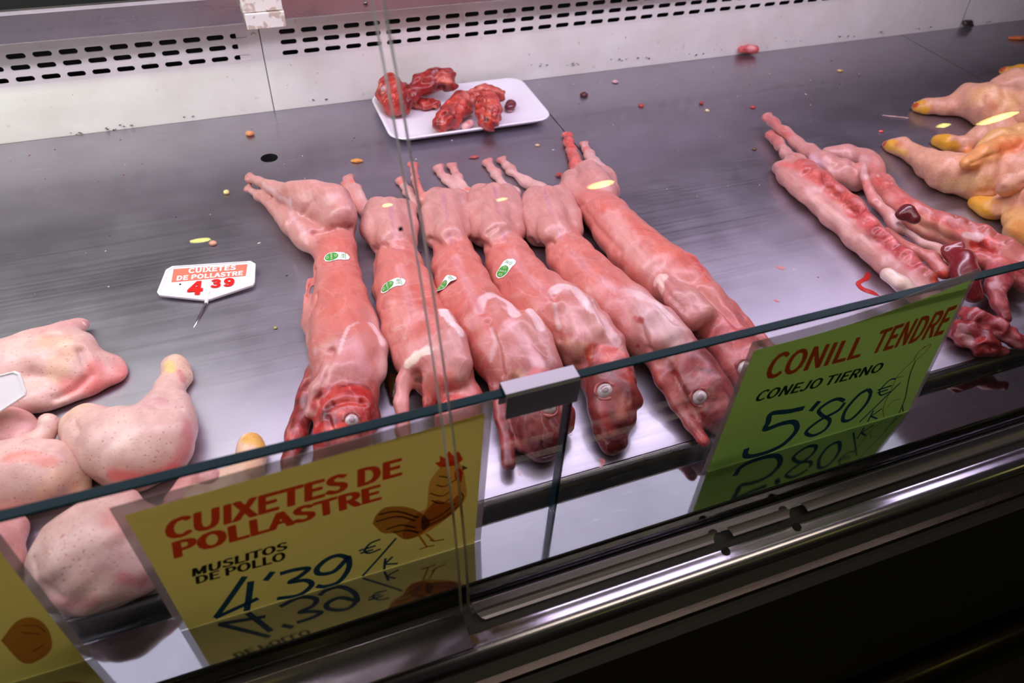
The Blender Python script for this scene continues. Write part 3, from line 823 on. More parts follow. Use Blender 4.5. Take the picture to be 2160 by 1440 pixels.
def txt(put, nm, s, q, mat, bold, layer=1, shear=0.0):
    V, F = text2d(s, 0.0, shear)
    return put(nm, (lambda VF: (quadmap(VF[0], *q), VF[1]))(heavy(V, F, s, bold)), mat, layer)
def heavy(V, F, s, bold, rows=72):
    """thicken lettering on a fine raster and return it as one layer of row runs."""
    cols = int(rows * 0.78 * len(s)); m = 16
    R = np.zeros((rows + 2 * m, cols + 2 * m), bool)
    X = V[:, :2] * [cols, rows] + m
    for f in F:
        for k in range(1, len(f) - 1):
            a, b, c = X[f[0]], X[f[k]], X[f[k + 1]]
            lo = np.floor(np.minimum(np.minimum(a, b), c)).astype(int); hi = np.ceil(np.maximum(np.maximum(a, b), c)).astype(int) + 1
            gx, gy = np.meshgrid(np.arange(lo[0], hi[0]) + 0.5, np.arange(lo[1], hi[1]) + 0.5)
            def e(p, q_): return (q_[0] - p[0]) * (gy - p[1]) - (q_[1] - p[1]) * (gx - p[0])
            u, v, w_ = e(a, b), e(b, c), e(c, a)
            ins = ((u >= 0) & (v >= 0) & (w_ >= 0)) | ((u <= 0) & (v <= 0) & (w_ <= 0))
            y0, x0 = max(lo[1], 0), max(lo[0], 0)
            R[y0:hi[1], x0:hi[0]] |= ins[y0 - lo[1]:, x0 - lo[0]:][:R[y0:hi[1], x0:hi[0]].shape[0], :R[y0:hi[1], x0:hi[0]].shape[1]]
    rx, ry = max(1, int(bold * 185)), max(1, int(bold * 95)); D = R.copy()
    for dx in range(-rx, rx + 1):
        for dy in range(-ry, ry + 1):
            if (dx / (rx + .3)) ** 2 + (dy / (ry + .3)) ** 2 <= 1: D |= np.roll(np.roll(R, dx, 1), dy, 0)
    VV = []; FF = []
    for j in range(D.shape[0]):
        d = np.diff(np.concatenate([[0], D[j].astype(np.int8), [0]])); st = np.where(d == 1)[0]; en = np.where(d == -1)[0]
        for a, b in zip(st, en):
            n = len(VV); VV += [(a, j), (b, j), (b, j + 1), (a, j + 1)]; FF.append((n, n + 1, n + 2, n + 3))
    return (np.array(VV, float) - m) / [cols, rows], FF

c1 = floorz(cor((262, 1085), (1022, 870), (1001, 1118), (373, 1283)))
sg, put, asp = sign('price_sign', c1, 'yellow laminated sign priced 4,39 with a printed rooster', M['yellow'])
txt(put, 'heading_text', 'CUIXETES DE', [(0.088, 0.891), (0.74, 0.862), (0.737, 0.746), (0.067, 0.76)], M['red_ink'], 0.035)
txt(put, 'heading_text', 'POLLASTRE', [(0.08, 0.735), (0.669, 0.721), (0.668, 0.611), (0.067, 0.619)], M['red_ink'], 0.035)
txt(put, 'caption_text', 'MUSLITOS', [(0.095, 0.502), (0.37, 0.498), (0.364, 0.437), (0.085, 0.44)], M['black_ink'], 0.03)
txt(put, 'caption_text', 'DE POLLO', [(0.093, 0.433), (0.356, 0.425), (0.35, 0.356), (0.086, 0.372)], M['black_ink'], 0.03)
sline(put, 'handwritten_price', M['blue_ink'], asp, [[(0.222, 0.318), (0.155, 0.17), (0.092, 0.036)], [(0.089, 0.034), (0.165, 0.065), (0.236, 0.095)],
      [(0.306, 0.29), (0.275, 0.232)], [(0.324, 0.253), (0.37, 0.25), (0.413, 0.226), (0.38, 0.18), (0.345, 0.155), (0.395, 0.13), (0.41, 0.07), (0.362, 0.012), (0.291, 0.042)],
      [(0.545, 0.215), (0.515, 0.262), (0.477, 0.258), (0.44, 0.205), (0.443, 0.150), (0.489, 0.132), (0.532, 0.197), (0.545, 0.22), (0.54, 0.12), (0.50, 0.025), (0.45, 0.02), (0.425, 0.05)]], 0.021)
sline(put, 'handwritten_price', M['blue_ink'], asp, [[(0.233, 0.262), (0.212, 0.14), (0.188, 0.01)]], 0.022, 1)
sline(put, 'unit_mark', M['blue_ink'], asp, [[(0.658, 0.292), (0.622, 0.28), (0.602, 0.232), (0.616, 0.199), (0.656, 0.207)], [(0.582, 0.248), (0.64, 0.248)], [(0.586, 0.222), (0.63, 0.222)],
      [(0.711, 0.262), (0.65, 0.14), (0.582, 0.01)], [(0.668, 0.112), (0.660, 0.01)], [(0.694, 0.108), (0.663, 0.06)], [(0.663, 0.06), (0.71, 0.03)]], 0.0095)
rooster = put('rooster_print', poly2d([(0.905, 0.742), (0.936, 0.681), (0.952, 0.537), (0.957, 0.436), (0.931, 0.358), (0.884, 0.293), (0.826, 0.235), (0.776, 0.214), (0.737, 0.232), (0.74, 0.33), (0.789, 0.417), (0.818, 0.437), (0.824, 0.56), (0.833, 0.646), (0.868, 0.725)]), M['orange_ink'], 1)
def sub(nm, VF, mat, layer): o = put(nm, VF, mat, layer); o.parent = rooster; o.location = (0, 0, 0); return o
sub('tail_print', poly2d([(0.637, 0.441), (0.652, 0.50), (0.679, 0.538), (0.715, 0.525), (0.757, 0.487), (0.80, 0.41), (0.83, 0.30), (0.79, 0.225), (0.737, 0.232), (0.705, 0.307), (0.667, 0.339)]), M['brown_ink'], 2)
sub('tail_print', merge2d([stroke2d(l, 0.008, asp) for l in ([(0.65, 0.45), (0.72, 0.44), (0.78, 0.36)], [(0.66, 0.50), (0.72, 0.48), (0.79, 0.38)], [(0.68, 0.36), (0.73, 0.36), (0.78, 0.30)], [(0.70, 0.32), (0.75, 0.30), (0.79, 0.25)])]), M['brown2_ink'], 3)
sub('wing_print', poly2d([(0.818, 0.423), (0.835, 0.455), (0.855, 0.478), (0.893, 0.433), (0.93, 0.473), (0.935, 0.39), (0.905, 0.325), (0.874, 0.291), (0.816, 0.264), (0.80, 0.276), (0.80, 0.36)]), M['brown_ink'], 4)
sub('feather_print', merge2d([stroke2d(l, 0.0055, asp) for l in ([(0.80, 0.33), (0.86, 0.34), (0.92, 0.41)], [(0.82, 0.29), (0.88, 0.32), (0.93, 0.38)], [(0.83, 0.55), (0.87, 0.50), (0.90, 0.52)], [(0.85, 0.60), (0.88, 0.57), (0.92, 0.60)], [(0.835, 0.49), (0.87, 0.44), (0.90, 0.46)], [(0.86, 0.66), (0.90, 0.62)], [(0.93, 0.50), (0.945, 0.45), (0.94, 0.40)])]), M['brown2_ink'], 5)
sub('comb_print', poly2d([(0.862, 0.722), (0.846, 0.765), (0.862, 0.762), (0.862, 0.805), (0.880, 0.775), (0.89, 0.822), (0.904, 0.78), (0.922, 0.80), (0.938, 0.731), (0.918, 0.70), (0.885, 0.712)], False), M['red_ink'], 3)
sub('wattle_print', poly2d([(0.922, 0.685), (0.938, 0.640), (0.934, 0.56), (0.915, 0.60), (0.912, 0.65)]), M['red_ink'], 3)
sub('beak_print', poly2d([(0.936, 0.69), (0.957, 0.655), (0.938, 0.648)], False), M['brown2_ink'], 2)
sub('leg_print', merge2d([stroke2d(l, 0.008, asp, False) for l in ([(0.791, 0.222), (0.819, 0.095)], [(0.815, 0.222), (0.845, 0.130)], [(0.79, 0.098), (0.819, 0.10), (0.846, 0.092)], [(0.828, 0.155), (0.846, 0.132), (0.882, 0.122)])]), M['brown_ink'], 2)

c2 = floorz(cor((1590, 738), (2047, 590), (1928, 845), (1503, 962)))
sg, put, asp = sign('price_sign', c2, 'green laminated sign priced 5,80 with a drawn rabbit', M['green'], bend=-0.007)
txt(put, 'heading_text', 'CONILL', [(0.105, 0.935), (0.549, 0.865), (0.560, 0.70), (0.108, 0.745)], M['red_ink'], 0.025, 1, 0.12)
txt(put, 'heading_text', 'TENDRE', [(0.622, 0.862), (0.985, 0.845), (0.985, 0.65), (0.625, 0.69)], M['red_ink'], 0.025, 1, 0.12)
txt(put, 'caption_text', 'CONEJO TIERNO', [(0.109, 0.655), (0.716, 0.575), (0.717, 0.50), (0.102, 0.572)], M['black_ink'], 0.022, 1, 0.15)
sline(put, 'handwritten_price', M['blue_ink'], asp, [[(0.377, 0.375), (0.30, 0.388), (0.213, 0.415), (0.214, 0.34), (0.216, 0.275), (0.29, 0.285), (0.355, 0.26), (0.385, 0.165), (0.347, 0.06), (0.28, 0.025), (0.208, 0.028), (0.165, 0.06), (0.156, 0.134)], [(0.444, 0.40), (0.418, 0.325)]], 0.027)
sline(put, 'handwritten_price', M['blue_ink'], asp, [[(0.585, 0.322), (0.545, 0.362), (0.503, 0.360), (0.463, 0.312), (0.491, 0.247), (0.550, 0.165), (0.545, 0.08), (0.490, 0.055), (0.443, 0.12), (0.490, 0.197), (0.571, 0.242), (0.592, 0.305)],
      [(0.691, 0.365), (0.651, 0.335), (0.616, 0.227), (0.626, 0.122), (0.674, 0.110), (0.717, 0.215), (0.718, 0.314), (0.691, 0.365)]], 0.019)
sline(put, 'unit_mark', M['blue_ink'], asp, [[(0.829, 0.378), (0.795, 0.385), (0.765, 0.318), (0.783, 0.263), (0.83, 0.268)], [(0.75, 0.325), (0.823, 0.325)], [(0.755, 0.298), (0.81, 0.298)], [(0.865, 0.327), (0.727, 0.047)], [(0.78, 0.13), (0.775, 0.025)], [(0.825, 0.122), (0.78, 0.075)], [(0.78, 0.075), (0.825, 0.028)]], 0.0085)
rab = sline(put, 'rabbit_drawing', M['thin_ink'], asp, [[(0.896, 0.492), (0.9, 0.389), (0.919, 0.271), (0.938, 0.165), (0.945, 0.078), (0.944, 0.012)], [(0.941, 0.094), (0.967, 0.018)]], 0.006, 1)
r2 = sline(put, 'rabbit_drawing', M['brown_ink'], asp, [[(0.884, 0.499), (0.851, 0.443), (0.829, 0.388), (0.831, 0.319), (0.829, 0.21), (0.835, 0.109), (0.863, 0.024)],
      [(0.884, 0.499), (0.891, 0.567), (0.941, 0.591), (0.928, 0.533), (0.896, 0.492)], [(0.881, 0.493), (0.887, 0.556), (0.912, 0.595)], [(0.852, 0.114), (0.87, 0.16), (0.913, 0.165)], [(0.829, 0.388), (0.867, 0.381)]], 0.004, 1)
c3 = floorz(cor((-330, 1292), (-46, 1103), (147, 1352), (-130, 1440)))
sg, put, asp = sign('price_sign', c3, 'yellow sign cut off by the lower left frame edge', M['yellow'])
put('brown_drawing', poly2d([(0.60, 0.36), (0.78, 0.44), (0.90, 0.42), (0.93, 0.32), (0.86, 0.18), (0.72, 0.12), (0.60, 0.14)]), M['brown_ink'], 1)
sline(put, 'brown_drawing', M['brown2_ink'], asp, [[(0.80, 0.40), (0.88, 0.36), (0.90, 0.30)], [(0.76, 0.36), (0.86, 0.30)], [(0.72, 0.2), (0.82, 0.22)]], 0.008, 2)

# ------------------------------------------------------------------ pin price tag lying on the tray
def pin_tag(o0, ux, uy, sc, label, full=True):
    """o0 centre, ux/uy unit axes in the tag plane, sc = half width."""
    ux = np.array(ux) / np.linalg.norm(ux); uy = np.array(uy) / np.linalg.norm(uy); nz = np.cross(ux, uy); nz /= np.linalg.norm(nz)
    root = empty('price_tag', tuple(o0)); tag(root, label, 'price tag')
    def P(u, v, k=0.0): return np.array(o0) + sc * (ux * u + uy * v) + nz * k
    out = [(-0.78, 0.56), (0.88, 0.56), (0.99, 0.46), (1.0, -0.10), (0.96, -0.2), (0.10, -0.53), (-0.02, -0.53), (-0.94, -0.30), (-1.0, -0.2), (-0.90, 0.46)]
    L = []
    for i, p in enumerate(out):                      # rounded corners
        a, b = np.array(out[i - 1]), np.array(out[(i + 1) % len(out)]); p = np.array(p); 
        for t in (0.12, 0.0, -0.12): 
            q = p + (a - p) * max(t, 0) * min(1, 0.5 / np.linalg.norm(a - p)) + (b - p) * max(-t, 0) * min(1, 0.5 / np.linalg.norm(b - p)); L.append(q)
    n = len(L); cen = np.mean(L, 0)
    def ring(f, k): return [P(*(cen + (q - cen) * f), k) for q in L]
    V = ring(1, 0) + ring(1, 0.0026) + ring(0.965, 0.0034) + ring(0.93, 0.0034) + ring(0.915, 0.0024)
    F = [tuple(range(n))[::-1]]
    for r in range(4):
        F += [(r * n + i, r * n + (i + 1) % n, (r + 1) * n + (i + 1) % n, (r + 1) * n + i) for i in range(n)]
    F.append(tuple(4 * n + i for i in range(n)))
    body = mk('tag_plate', V, F, M['white_plastic'], root)
    def put(nm, VF, mat, k, par=body):
        W = [P(v[0], v[1], k) for v in VF[0]]
        return mk(nm, W, face_up(W, VF[1], nz), mat, par)
    if full:
        put('label_strip', (np.array([(-0.74, 0.46), (0.82, 0.46), (0.80, 0.10), (-0.74, 0.06)]), [(0, 1, 2, 3)]), M['tag_orange'], 0.0027)
        V_, F_ = text2d('CUIXETES', 0.018); put('label_text', (quadmap(V_, (-0.42, 0.45), (0.58, 0.45), (0.58, 0.30), (-0.42, 0.29)), F_), M['tag_text'], 0.0030)
        V_, F_ = text2d('DE POLLASTRE', 0.018); put('label_text', (quadmap(V_, (-0.64, 0.24), (0.74, 0.26), (0.74, 0.12), (-0.64, 0.09)), F_), M['tag_text'], 0.0030)
        for s, q in (('4', [(-0.38, 0.03), (-0.06, 0.03), (-0.06, -0.38), (-0.38, -0.38)]), ('3', [(0.08, 0.05), (0.30, 0.05), (0.30, -0.21), (0.08, -0.21)]), ('9', [(0.35, 0.06), (0.58, 0.06), (0.58, -0.20), (0.35, -0.20)])):
            V_, F_ = text2d(s, 0.022); put('price_digit', (quadmap(V_, *q), F_), M['tag_red'], 0.0034)
        for p in ((-0.55, -0.02), (-0.58, -0.36)):
            put('pin_hole', (np.array([(p[0] + 0.022 * math.cos(t), p[1] + 0.022 * math.sin(t)) for t in np.linspace(0, 6.28, 13)[:-1]]), [tuple(range(12))]), M['hole'], 0.0029)
    def rod(nm, a, b, r0, r1, mat):
        a = np.array(a); b = np.array(b); d = b - a; d /= np.linalg.norm(d); e = np.cross(d, nz); e /= np.linalg.norm(e); f = np.cross(d, e)
        V = []; m = 14
        for p, r in ((a, r0), (a + (b - a) * 0.88, r0 * 0.95), (b, r1)):
            V += [p + r * (math.cos(2 * math.pi * i / m) * e + math.sin(2 * math.pi * i / m) * f) for i in range(m)]
        F = [(r * m + i, r * m + (i + 1) % m, (r + 1) * m + (i + 1) % m, (r + 1) * m + i) for r in range(2) for i in range(m)] + [tuple(range(m))[::-1], tuple(2 * m + i for i in range(m))]
        return mk(nm, V, F, mat, root, True)
    rod('pin_socket', P(0.06, -0.30, 0.0022), P(0.03, -0.62, 0.0012), 0.0022, 0.0020, M['white_plastic'])
    rod('steel_pin', P(0.04, -0.55, 0.0012), P(-0.16, -1.33, 0.0012), 0.0016, 0.0004, M['tube'])
    return root
a_ = G(372, 583, 0.006); b_ = G(520, 573, 0.006); c_ = G(438, 598, 0.006)
ux = b_ - a_; ux /= np.linalg.norm(ux); uy = np.cross((0, 0, 1), ux); uy = uy + np.array((0, 0, 0.12)); 
pin_tag(c_ + np.array([0, 0, 0.0005]), ux, uy, 0.0545, 'white pin price tag reading 4 39 lying flat on the steel')

# ------------------------------------------------------------------ the six whole rabbits
PINK = (204, 116, 104); PALE = (204, 142, 132); DEEP = (184, 84, 78); RED = (156, 38, 34); DARK = (120, 26, 28)
WHITE = (226, 188, 186); TEND = (220, 172, 164); SHO = (194, 122, 116); HEAD = (132, 44, 43); RB = (144, 36, 34)
GR = 'whole skinned rabbits in a row'
def sticker(meat, parent, px, py, ang, label=None, curl=0.0, ln=0.0300, wd=0.0185):
    """pill-shaped paper sticker laid over the surface."""
    loc, n = hit(meat.bvh, px, py)
    n = (n + Vector((0, 0, 0.6))).normalized()
    ux = Vector((math.cos(ang), math.sin(ang), 0)); ux = (ux - n * ux.dot(n)).normalized(); uy = n.cross(ux)
    def place(p, off):
        q = loc + ux * p[0] + uy * p[1] + n * 0.03
        l2, n2, i2, d2 = meat.bvh.ray_cast(q, -n, 0.08)
        if l2 is None: l2 = loc + ux * p[0] + uy * p[1]
        k = abs(p[0] / ln); lift = curl * (0.5 + 0.5 * math.sin(9 * p[0] / ln)) if curl else 0
        return l2 + n * (off + lift)
    def disc(cx, r0, r1, m=20, rg=4):
        V = [(cx, 0)]; F = []
        for k in range(1, rg + 1):
            V += [(cx + r0 * k / rg * math.cos(2 * math.pi * i / m), r1 * k / rg * math.sin(2 * math.pi * i / m)) for i in range(m)]
        F += [(0, 1 + i, 1 + (i + 1) % m) for i in range(m)]
        for k in range(rg - 1):
            b = 1 + k * m; F += [(b + i, b + m + i, b + m + (i + 1) % m, b + (i + 1) % m) for i in range(m)]
        return np.array(V), F
    # pill: rows across the length, ends rounded
    V = []; F = []; n1, n2 = 16, 6
    for i in range(n1 + 1):
        s = -1 + 2 * i / n1; x = s * ln / 2; a = ln / 2 - wd / 2
        hwid = wd / 2 * (0.93 + 0.07 * abs(s)) if abs(x) < a else math.sqrt(max(0, (wd / 2) ** 2 - (abs(x) - a) ** 2)) + 1e-4
        for j in range(n2 + 1): V.append((x, hwid * (-1 + 2 * j / n2)))
    F = [(i * (n2 + 1) + j, (i + 1) * (n2 + 1) + j, (i + 1) * (n2 + 1) + j + 1, i * (n2 + 1) + j + 1) for i in range(n1) for j in range(n2)]
    s = mk('sticker', [place(p, 0.0007) for p in V], F, M['sticker'], parent)
    if label: s['label'] = label
    Vd, Fd = disc(-ln / 2 + wd * 0.50, wd * 0.43, wd * 0.43)
    e = mk('green_emblem', [place(p, 0.0010) for p in Vd], Fd, M['sticker_green'], s)
    def t_(nm, st, q, mat, off, bold=0.0):
        Vt, Ft = text2d(st, bold); return mk(nm, [place(p, off) for p in quadmap(Vt, *q)], Ft, mat, s)
    x0 = -ln / 2 + wd * 0.5; a = wd
    # lettering runs across the pill, as on the photographed stickers
    def up(xc, h, w): return [(xc - h, -w), (xc - h, w), (xc + h, w), (xc + h, -w)]
    t_('emblem_text', 'ES', up(x0 - 0.26 * a, 0.075 * a, 0.14 * a), M['sticker'], 0.0013)
    t_('emblem_text', '10.18058/B', up(x0, 0.075 * a, 0.36 * a), M['sticker'], 0.0013)
    t_('emblem_text', 'CE', up(x0 + 0.26 * a, 0.075 * a, 0.14 * a), M['sticker'], 0.0013)
    t_('sticker_text', 'Grau', up(ln * 0.22, 0.13 * a, 0.30 * a), M['sticker_green'], 0.0010)
    Vs, Fs = stroke2d([(ln * 0.335, -0.42 * a), (ln * 0.335, 0.42 * a)], 0.0006, 1, False)
    mk('sticker_line', [place(p, 0.0010) for p in Vs], Fs, M['sticker_green'], s)
    Vs, Fs = poly2d([(ln * 0.03, 0.02 * a), (-ln * 0.01, 0.10 * a), (ln * 0.0, 0.24 * a), (ln * 0.05, 0.14 * a)])
    mk('leaf_mark', [place(p, 0.0010) for p in Vs], Fs, M['sticker_green'], s)

def paw(m, tip, nxt, r, z=None):
    """sawn hock: two knuckles and a joint behind them."""
    t = np.array(tip, float); d = t - np.array(nxt, float); d /= np.linalg.norm(d); e = np.array([-d[1], d[0]])
    def s(p, k, c):
        a = (p[0], p[1], r * k) + ((z,) if z is not None else ()); m.ch([a], c, 1, 0, .002)
    s(t + e * .62 * r + d * .1 * r, .62, (176, 70, 66)); s(t - e * .58 * r + d * .45 * r, .55, (196, 104, 98)); s(t + d * .55 * r, .42, (206, 150, 140))
    b = t - d * 2.6 * r; s(b + e * .45 * r, .66, (196, 112, 104)); s(b - e * .5 * r, .6, (212, 168, 158)); s(t - d * 1.2 * r - e * .3 * r, .5, (214, 176, 168))
def scap(m, pts, r=11): m.paint(pts, r, (232, 196, 196), .95)
# 1: leftmost, rolled on its side with both hind legs to the left
m = Meat(k=0.0065, seed=11, h=0.0022, amp=0.0006)
paw(m, (525, 398), (548, 412), 9, 0.012)
paw(m, (527, 376), (545, 382), 10, 0.022)
m.ch([(525, 398, 8, .012), (548, 412, 9, .014), (585, 440, 18, .016), (620, 474, 28, .020), (652, 502, 30, .022), (672, 520, 24, .022)], PALE)
m.ch([(527, 376, 9, .022), (545, 382, 9, .026), (575, 394, 14, .030), (612, 412, 26, .034), (650, 425, 40, .036), (695, 440, 46, .036), (712, 462, 40, .036)], PALE, 1, 0, .005)
m.ch([(615, 402, 20, .044), (665, 408, 26, .050), (705, 424, 34, .050), (722, 450, 30, .046)], PALE, 1, 0, .006)
m.ch([(706, 480, 40), (708, 530, 43), (711, 575, 46), (718, 630, 57), (727, 690, 69), (732, 740, 76), (735, 790, 70), (733, 825, 62)], PINK, .8)
m.ch([(680, 640, 30), (672, 680, 32), (676, 720, 30)], PALE, .9)
m.ch([(770, 690, 24, .035), (790, 735, 28, .03), (795, 790, 22, .028)], WHITE)
m.ch([(728, 735, 34, .042), (738, 790, 40, .038)], SHO, 1, 0, .008).ch([(656, 590, 6, .022), (646, 625, 7, .022), (648, 660, 8, .02), (660, 690, 9, .02)], PINK, 1, 0, .004)
m.ch([(735, 835, 62), (733, 880, 66), (722, 930, 58), (690, 985, 34)], RED, .85)
m.ch([(668, 790, 26), (648, 850, 24), (625, 915, 22), (610, 975, 17), (606, 1000, 12)], RB)
m.ch([(700, 770, 20, .05), (675, 820, 18, .045), (655, 870, 15, .035)], PALE)
m.dent([(662, 490), (700, 482), (742, 480)], 6, .006).dent([(610, 470), (640, 450), (660, 425)], 8, .003).dent([(700, 740), (690, 790), (672, 840)], 6, .003)
m.dent([(650, 635), (655, 600), (662, 570)], 7, .004).dent([(655, 660), (668, 620)], 5, .003).dent([(700, 600), (740, 590), (770, 610)], 4, .0006)
m.dent([(690, 860), (730, 845), (770, 850)], 6, .003).dent([(700, 905), (690, 880)], 6, .003).dent([(660, 900), (700, 850)], 6, .0025).dent([(765, 845)], 6, .004)
m.paint([(555, 390), (600, 420), (640, 490)], 6, WHITE, .6).paint([(612, 425)], 8, (214, 186, 200), .7)
m.paint([(785, 685), (805, 720)], 11, (246, 214, 216), .9).paint([(755, 680), (735, 690), (722, 720), (716, 745)], 4, WHITE, .9)
m.paint([(720, 520), (728, 600), (735, 670)], 34, (206, 106, 92), .55).paint([(640, 790), (665, 740)], 10, WHITE, .5)
m.paint([(690, 840), (760, 835), (730, 880), (680, 900), (640, 930)], 34, (178, 30, 22), .9).paint([(700, 850), (680, 880)], 10, (120, 14, 16), .9).paint([(745, 900), (700, 905)], 12, (214, 50, 28), .8).paint([(720, 870)], 10, (214, 80, 60), .8)
m.paint([(735, 745), (760, 770)], 26, (214, 140, 142), .6)
o = m.build('rabbit_carcass', M['rabbit']); tag(o, 'leftmost whole skinned rabbit, rolled on its side with hind legs pointing left', 'rabbit', GR)
eye(m, o, 742, 886, 16); sticker(m, o, 710, 540, -0.15)

# 2
m = Meat(k=0.0065, seed=12, h=0.0022, amp=0.0006)
paw(m, (736, 378), (752, 398), 10, None)
paw(m, (728, 390), (745, 425), 8, None)
m.ch([(736, 378, 8), (752, 398, 9), (768, 430, 11), (782, 452, 15)], TEND)
m.ch([(728, 390, 7), (745, 425, 8), (768, 450, 12)], (214, 120, 110))
m.ch([(800, 447, 33), (796, 480, 36), (812, 505, 34)], PALE, 1.0, 0, .005).ch([(848, 447, 31), (850, 480, 33), (848, 508, 32)], PALE, 1.0, 0, .005).ch([(822, 440, 28, .035), (828, 500, 33, .035)], PALE)
m.ch([(834, 520, 42), (842, 560, 48), (852, 600, 60), (866, 650, 68), (884, 700, 74), (905, 745, 74), (930, 785, 66)], PINK, .8)
m.ch([(800, 560, 14), (800, 610, 13), (806, 640, 12)], PALE)
m.ch([(930, 700, 38, .045), (945, 745, 40, .045), (958, 790, 36, .04)], PALE)
m.ch([(938, 668, 18, .05), (955, 712, 28, .05), (968, 770, 32, .044)], SHO, 1, 0, .004)
m.ch([(955, 800, 44), (975, 840, 42), (965, 890, 48), (955, 940, 40), (960, 985, 22)], (206, 96, 90), .85)
m.ch([(985, 820, 22), (1008, 838, 12)], (216, 110, 102))
m.ch([(900, 745, 22, .045), (872, 765, 20, .04), (855, 800, 17, .03), (847, 850, 15, .022), (850, 905, 14, .016), (862, 945, 12, .014)], (214, 140, 134))
m.ch([(925, 775, 20, .03), (912, 815, 18, .025), (905, 855, 14, .02)], (178, 60, 52))
m.dent([(788, 528), (815, 518), (850, 520)], 7, .006).dent([(826, 430), (830, 470), (838, 520)], 5, .0022).dent([(838, 540), (850, 600), (868, 650)], 5, .0012).dent([(880, 790), (885, 830), (890, 860)], 9, .006)
for x, y in ((808, 655), (816, 680), (822, 705), (828, 730)): m.dent([(x, y), (x + 28, y - 14)], 4, .0012)
m.paint([(742, 382)], 8, (226, 120, 112), .8).paint([(826, 430), (832, 500)], 4, (190, 132, 146), .4).paint([(832, 645), (850, 690), (860, 720)], 22, (226, 150, 140), .7)
m.paint([(875, 620), (920, 640), (880, 700)], 34, (198, 92, 80), .6).paint([(935, 655), (955, 680), (972, 700)], 11, (246, 216, 216), .9).paint([(860, 768), (880, 748), (905, 738)], 9, (246, 222, 200), .9).paint([(935, 790), (950, 830)], 20, (206, 70, 60), .6)
m.paint([(885, 800), (890, 850)], 10, (80, 16, 18), .8).paint([(845, 880), (850, 940)], 14, (166, 60, 58), .6)
m.paint([(826, 425), (832, 480), (838, 530)], 4, (186, 128, 146), .4).paint([(842, 560), (856, 610), (872, 660)], 9, (214, 148, 146), .6).paint([(842, 560), (856, 610), (872, 660)], 3, (196, 112, 120), .35)
o = m.build('rabbit_carcass', M['rabbit']); tag(o, 'whole skinned rabbit second from left, one foreleg splayed out open', 'rabbit', GR)
sticker(m, o, 827, 598, -0.08)

# 3
m = Meat(k=0.0065, seed=13, h=0.0022, amp=0.0006)
paw(m, (846, 383), (862, 405), 10, None)
paw(m, (872, 350), (878, 385), 10, 0.02)
m.ch([(846, 383, 8), (862, 405, 8), (880, 432, 11), (900, 448, 16)], TEND).ch([(872, 350, 8, .02), (878, 385, 8, .022), (890, 420, 11, .024), (906, 440, 16)], (216, 120, 110))
m.ch([(925, 425, 30), (920, 460, 34), (925, 495, 32)], PALE, 1.0, 0, .005).ch([(965, 425, 28), (970, 462, 32), (972, 492, 30)], PALE, 1.0, 0, .005).ch([(943, 420, 28, .035), (948, 495, 32, .035)], PALE)
m.ch([(955, 520, 42), (964, 560, 50), (975, 600, 58), (993, 645, 68), (1025, 690, 74), (1065, 735, 76), (1095, 780, 70)], PINK, .8)
m.ch([(1060, 670, 36, .042), (1095, 700, 40, .046), (1130, 740, 34, .042)], PALE)
m.ch([(1040, 652, 22, .046), (1066, 710, 34, .044), (1082, 770, 36, .038)], SHO, 1, 0, .004).ch([(1117, 668, 18, .048), (1142, 715, 24, .044), (1166, 775, 22, .036)], SHO, 1, 0, .004)
m.ch([(1118, 790, 66), (1135, 840, 62), (1142, 885, 60), (1143, 920, 47), (1146, 950, 28)], HEAD, .85)
m.ch([(1045, 770, 24, .03), (1052, 820, 20, .025), (1060, 880, 17, .018), (1068, 930, 16, .014), (1073, 978, 15, .012)], (156, 58, 58), .85, 0, .003)
m.ch([(1085, 850, 18, .022), (1095, 900, 15, .016), (1102, 942, 13, .012)], (150, 50, 48), .85, 0, .003)
m.ch([(1165, 855, 22, .03), (1190, 870, 20, .022), (1195, 900, 16, .016)], (190, 84, 78))
m.dent([(905, 505), (930, 516), (960, 515), (995, 505)], 7, .005).dent([(930, 400), (940, 450), (950, 510)], 5, .0022).dent([(955, 530), (985, 600), (1020, 660)], 5, .0012).dent([(1030, 680), (1050, 730), (1060, 790)], 7, .003).dent([(1065, 650), (1110, 700), (1150, 750)], 6, .002)
m.dent([(1085, 800), (1080, 840)], 8, .004).dent([(1125, 920), (1130, 940)], 6, .002)
m.paint([(872, 350), (876, 365)], 9, (198, 84, 78), .4).paint([(846, 383)], 8, (224, 110, 100), .8).paint([(932, 405), (948, 500)], 4, (190, 132, 146), .4)
scap(m, [(1010, 655), (1020, 630), (1045, 622), (1075, 640), (1088, 662)]); scap(m, [(1098, 645), (1120, 655), (1140, 690)], 12)
m.paint([(960, 640), (1000, 690), (1010, 740)], 34, (200, 96, 86), .6).paint([(1035, 690), (1045, 720), (1035, 760)], 5, WHITE, .6).paint([(1075, 680), (1110, 720), (1140, 770)], 12, (236, 180, 184), .7)
m.paint([(1120, 800), (1160, 790), (1180, 810)], 22, (190, 60, 46), .8).paint([(1095, 790), (1080, 820)], 14, (206, 160, 120), .5).paint([(1140, 940), (1150, 960)], 24, (110, 20, 24), .9).paint([(1070, 960), (1074, 985)], 17, (120, 20, 26), .7)
m.paint([(932, 400), (942, 450), (952, 510)], 4, (186, 128, 146), .4).paint([(960, 540), (985, 600), (1012, 655)], 9, (214, 148, 146), .6).paint([(960, 540), (985, 600), (1012, 655)], 3, (196, 112, 120), .35)
o = m.build('rabbit_carcass', M['rabbit']); tag(o, 'third whole skinned rabbit from left, with a crumpled sticker and its head under the clip', 'rabbit', GR)
eye(m, o, 1157, 857, 20); sticker(m, o, 941, 598, 0.12, None, 0.0030, 0.027, 0.0165)

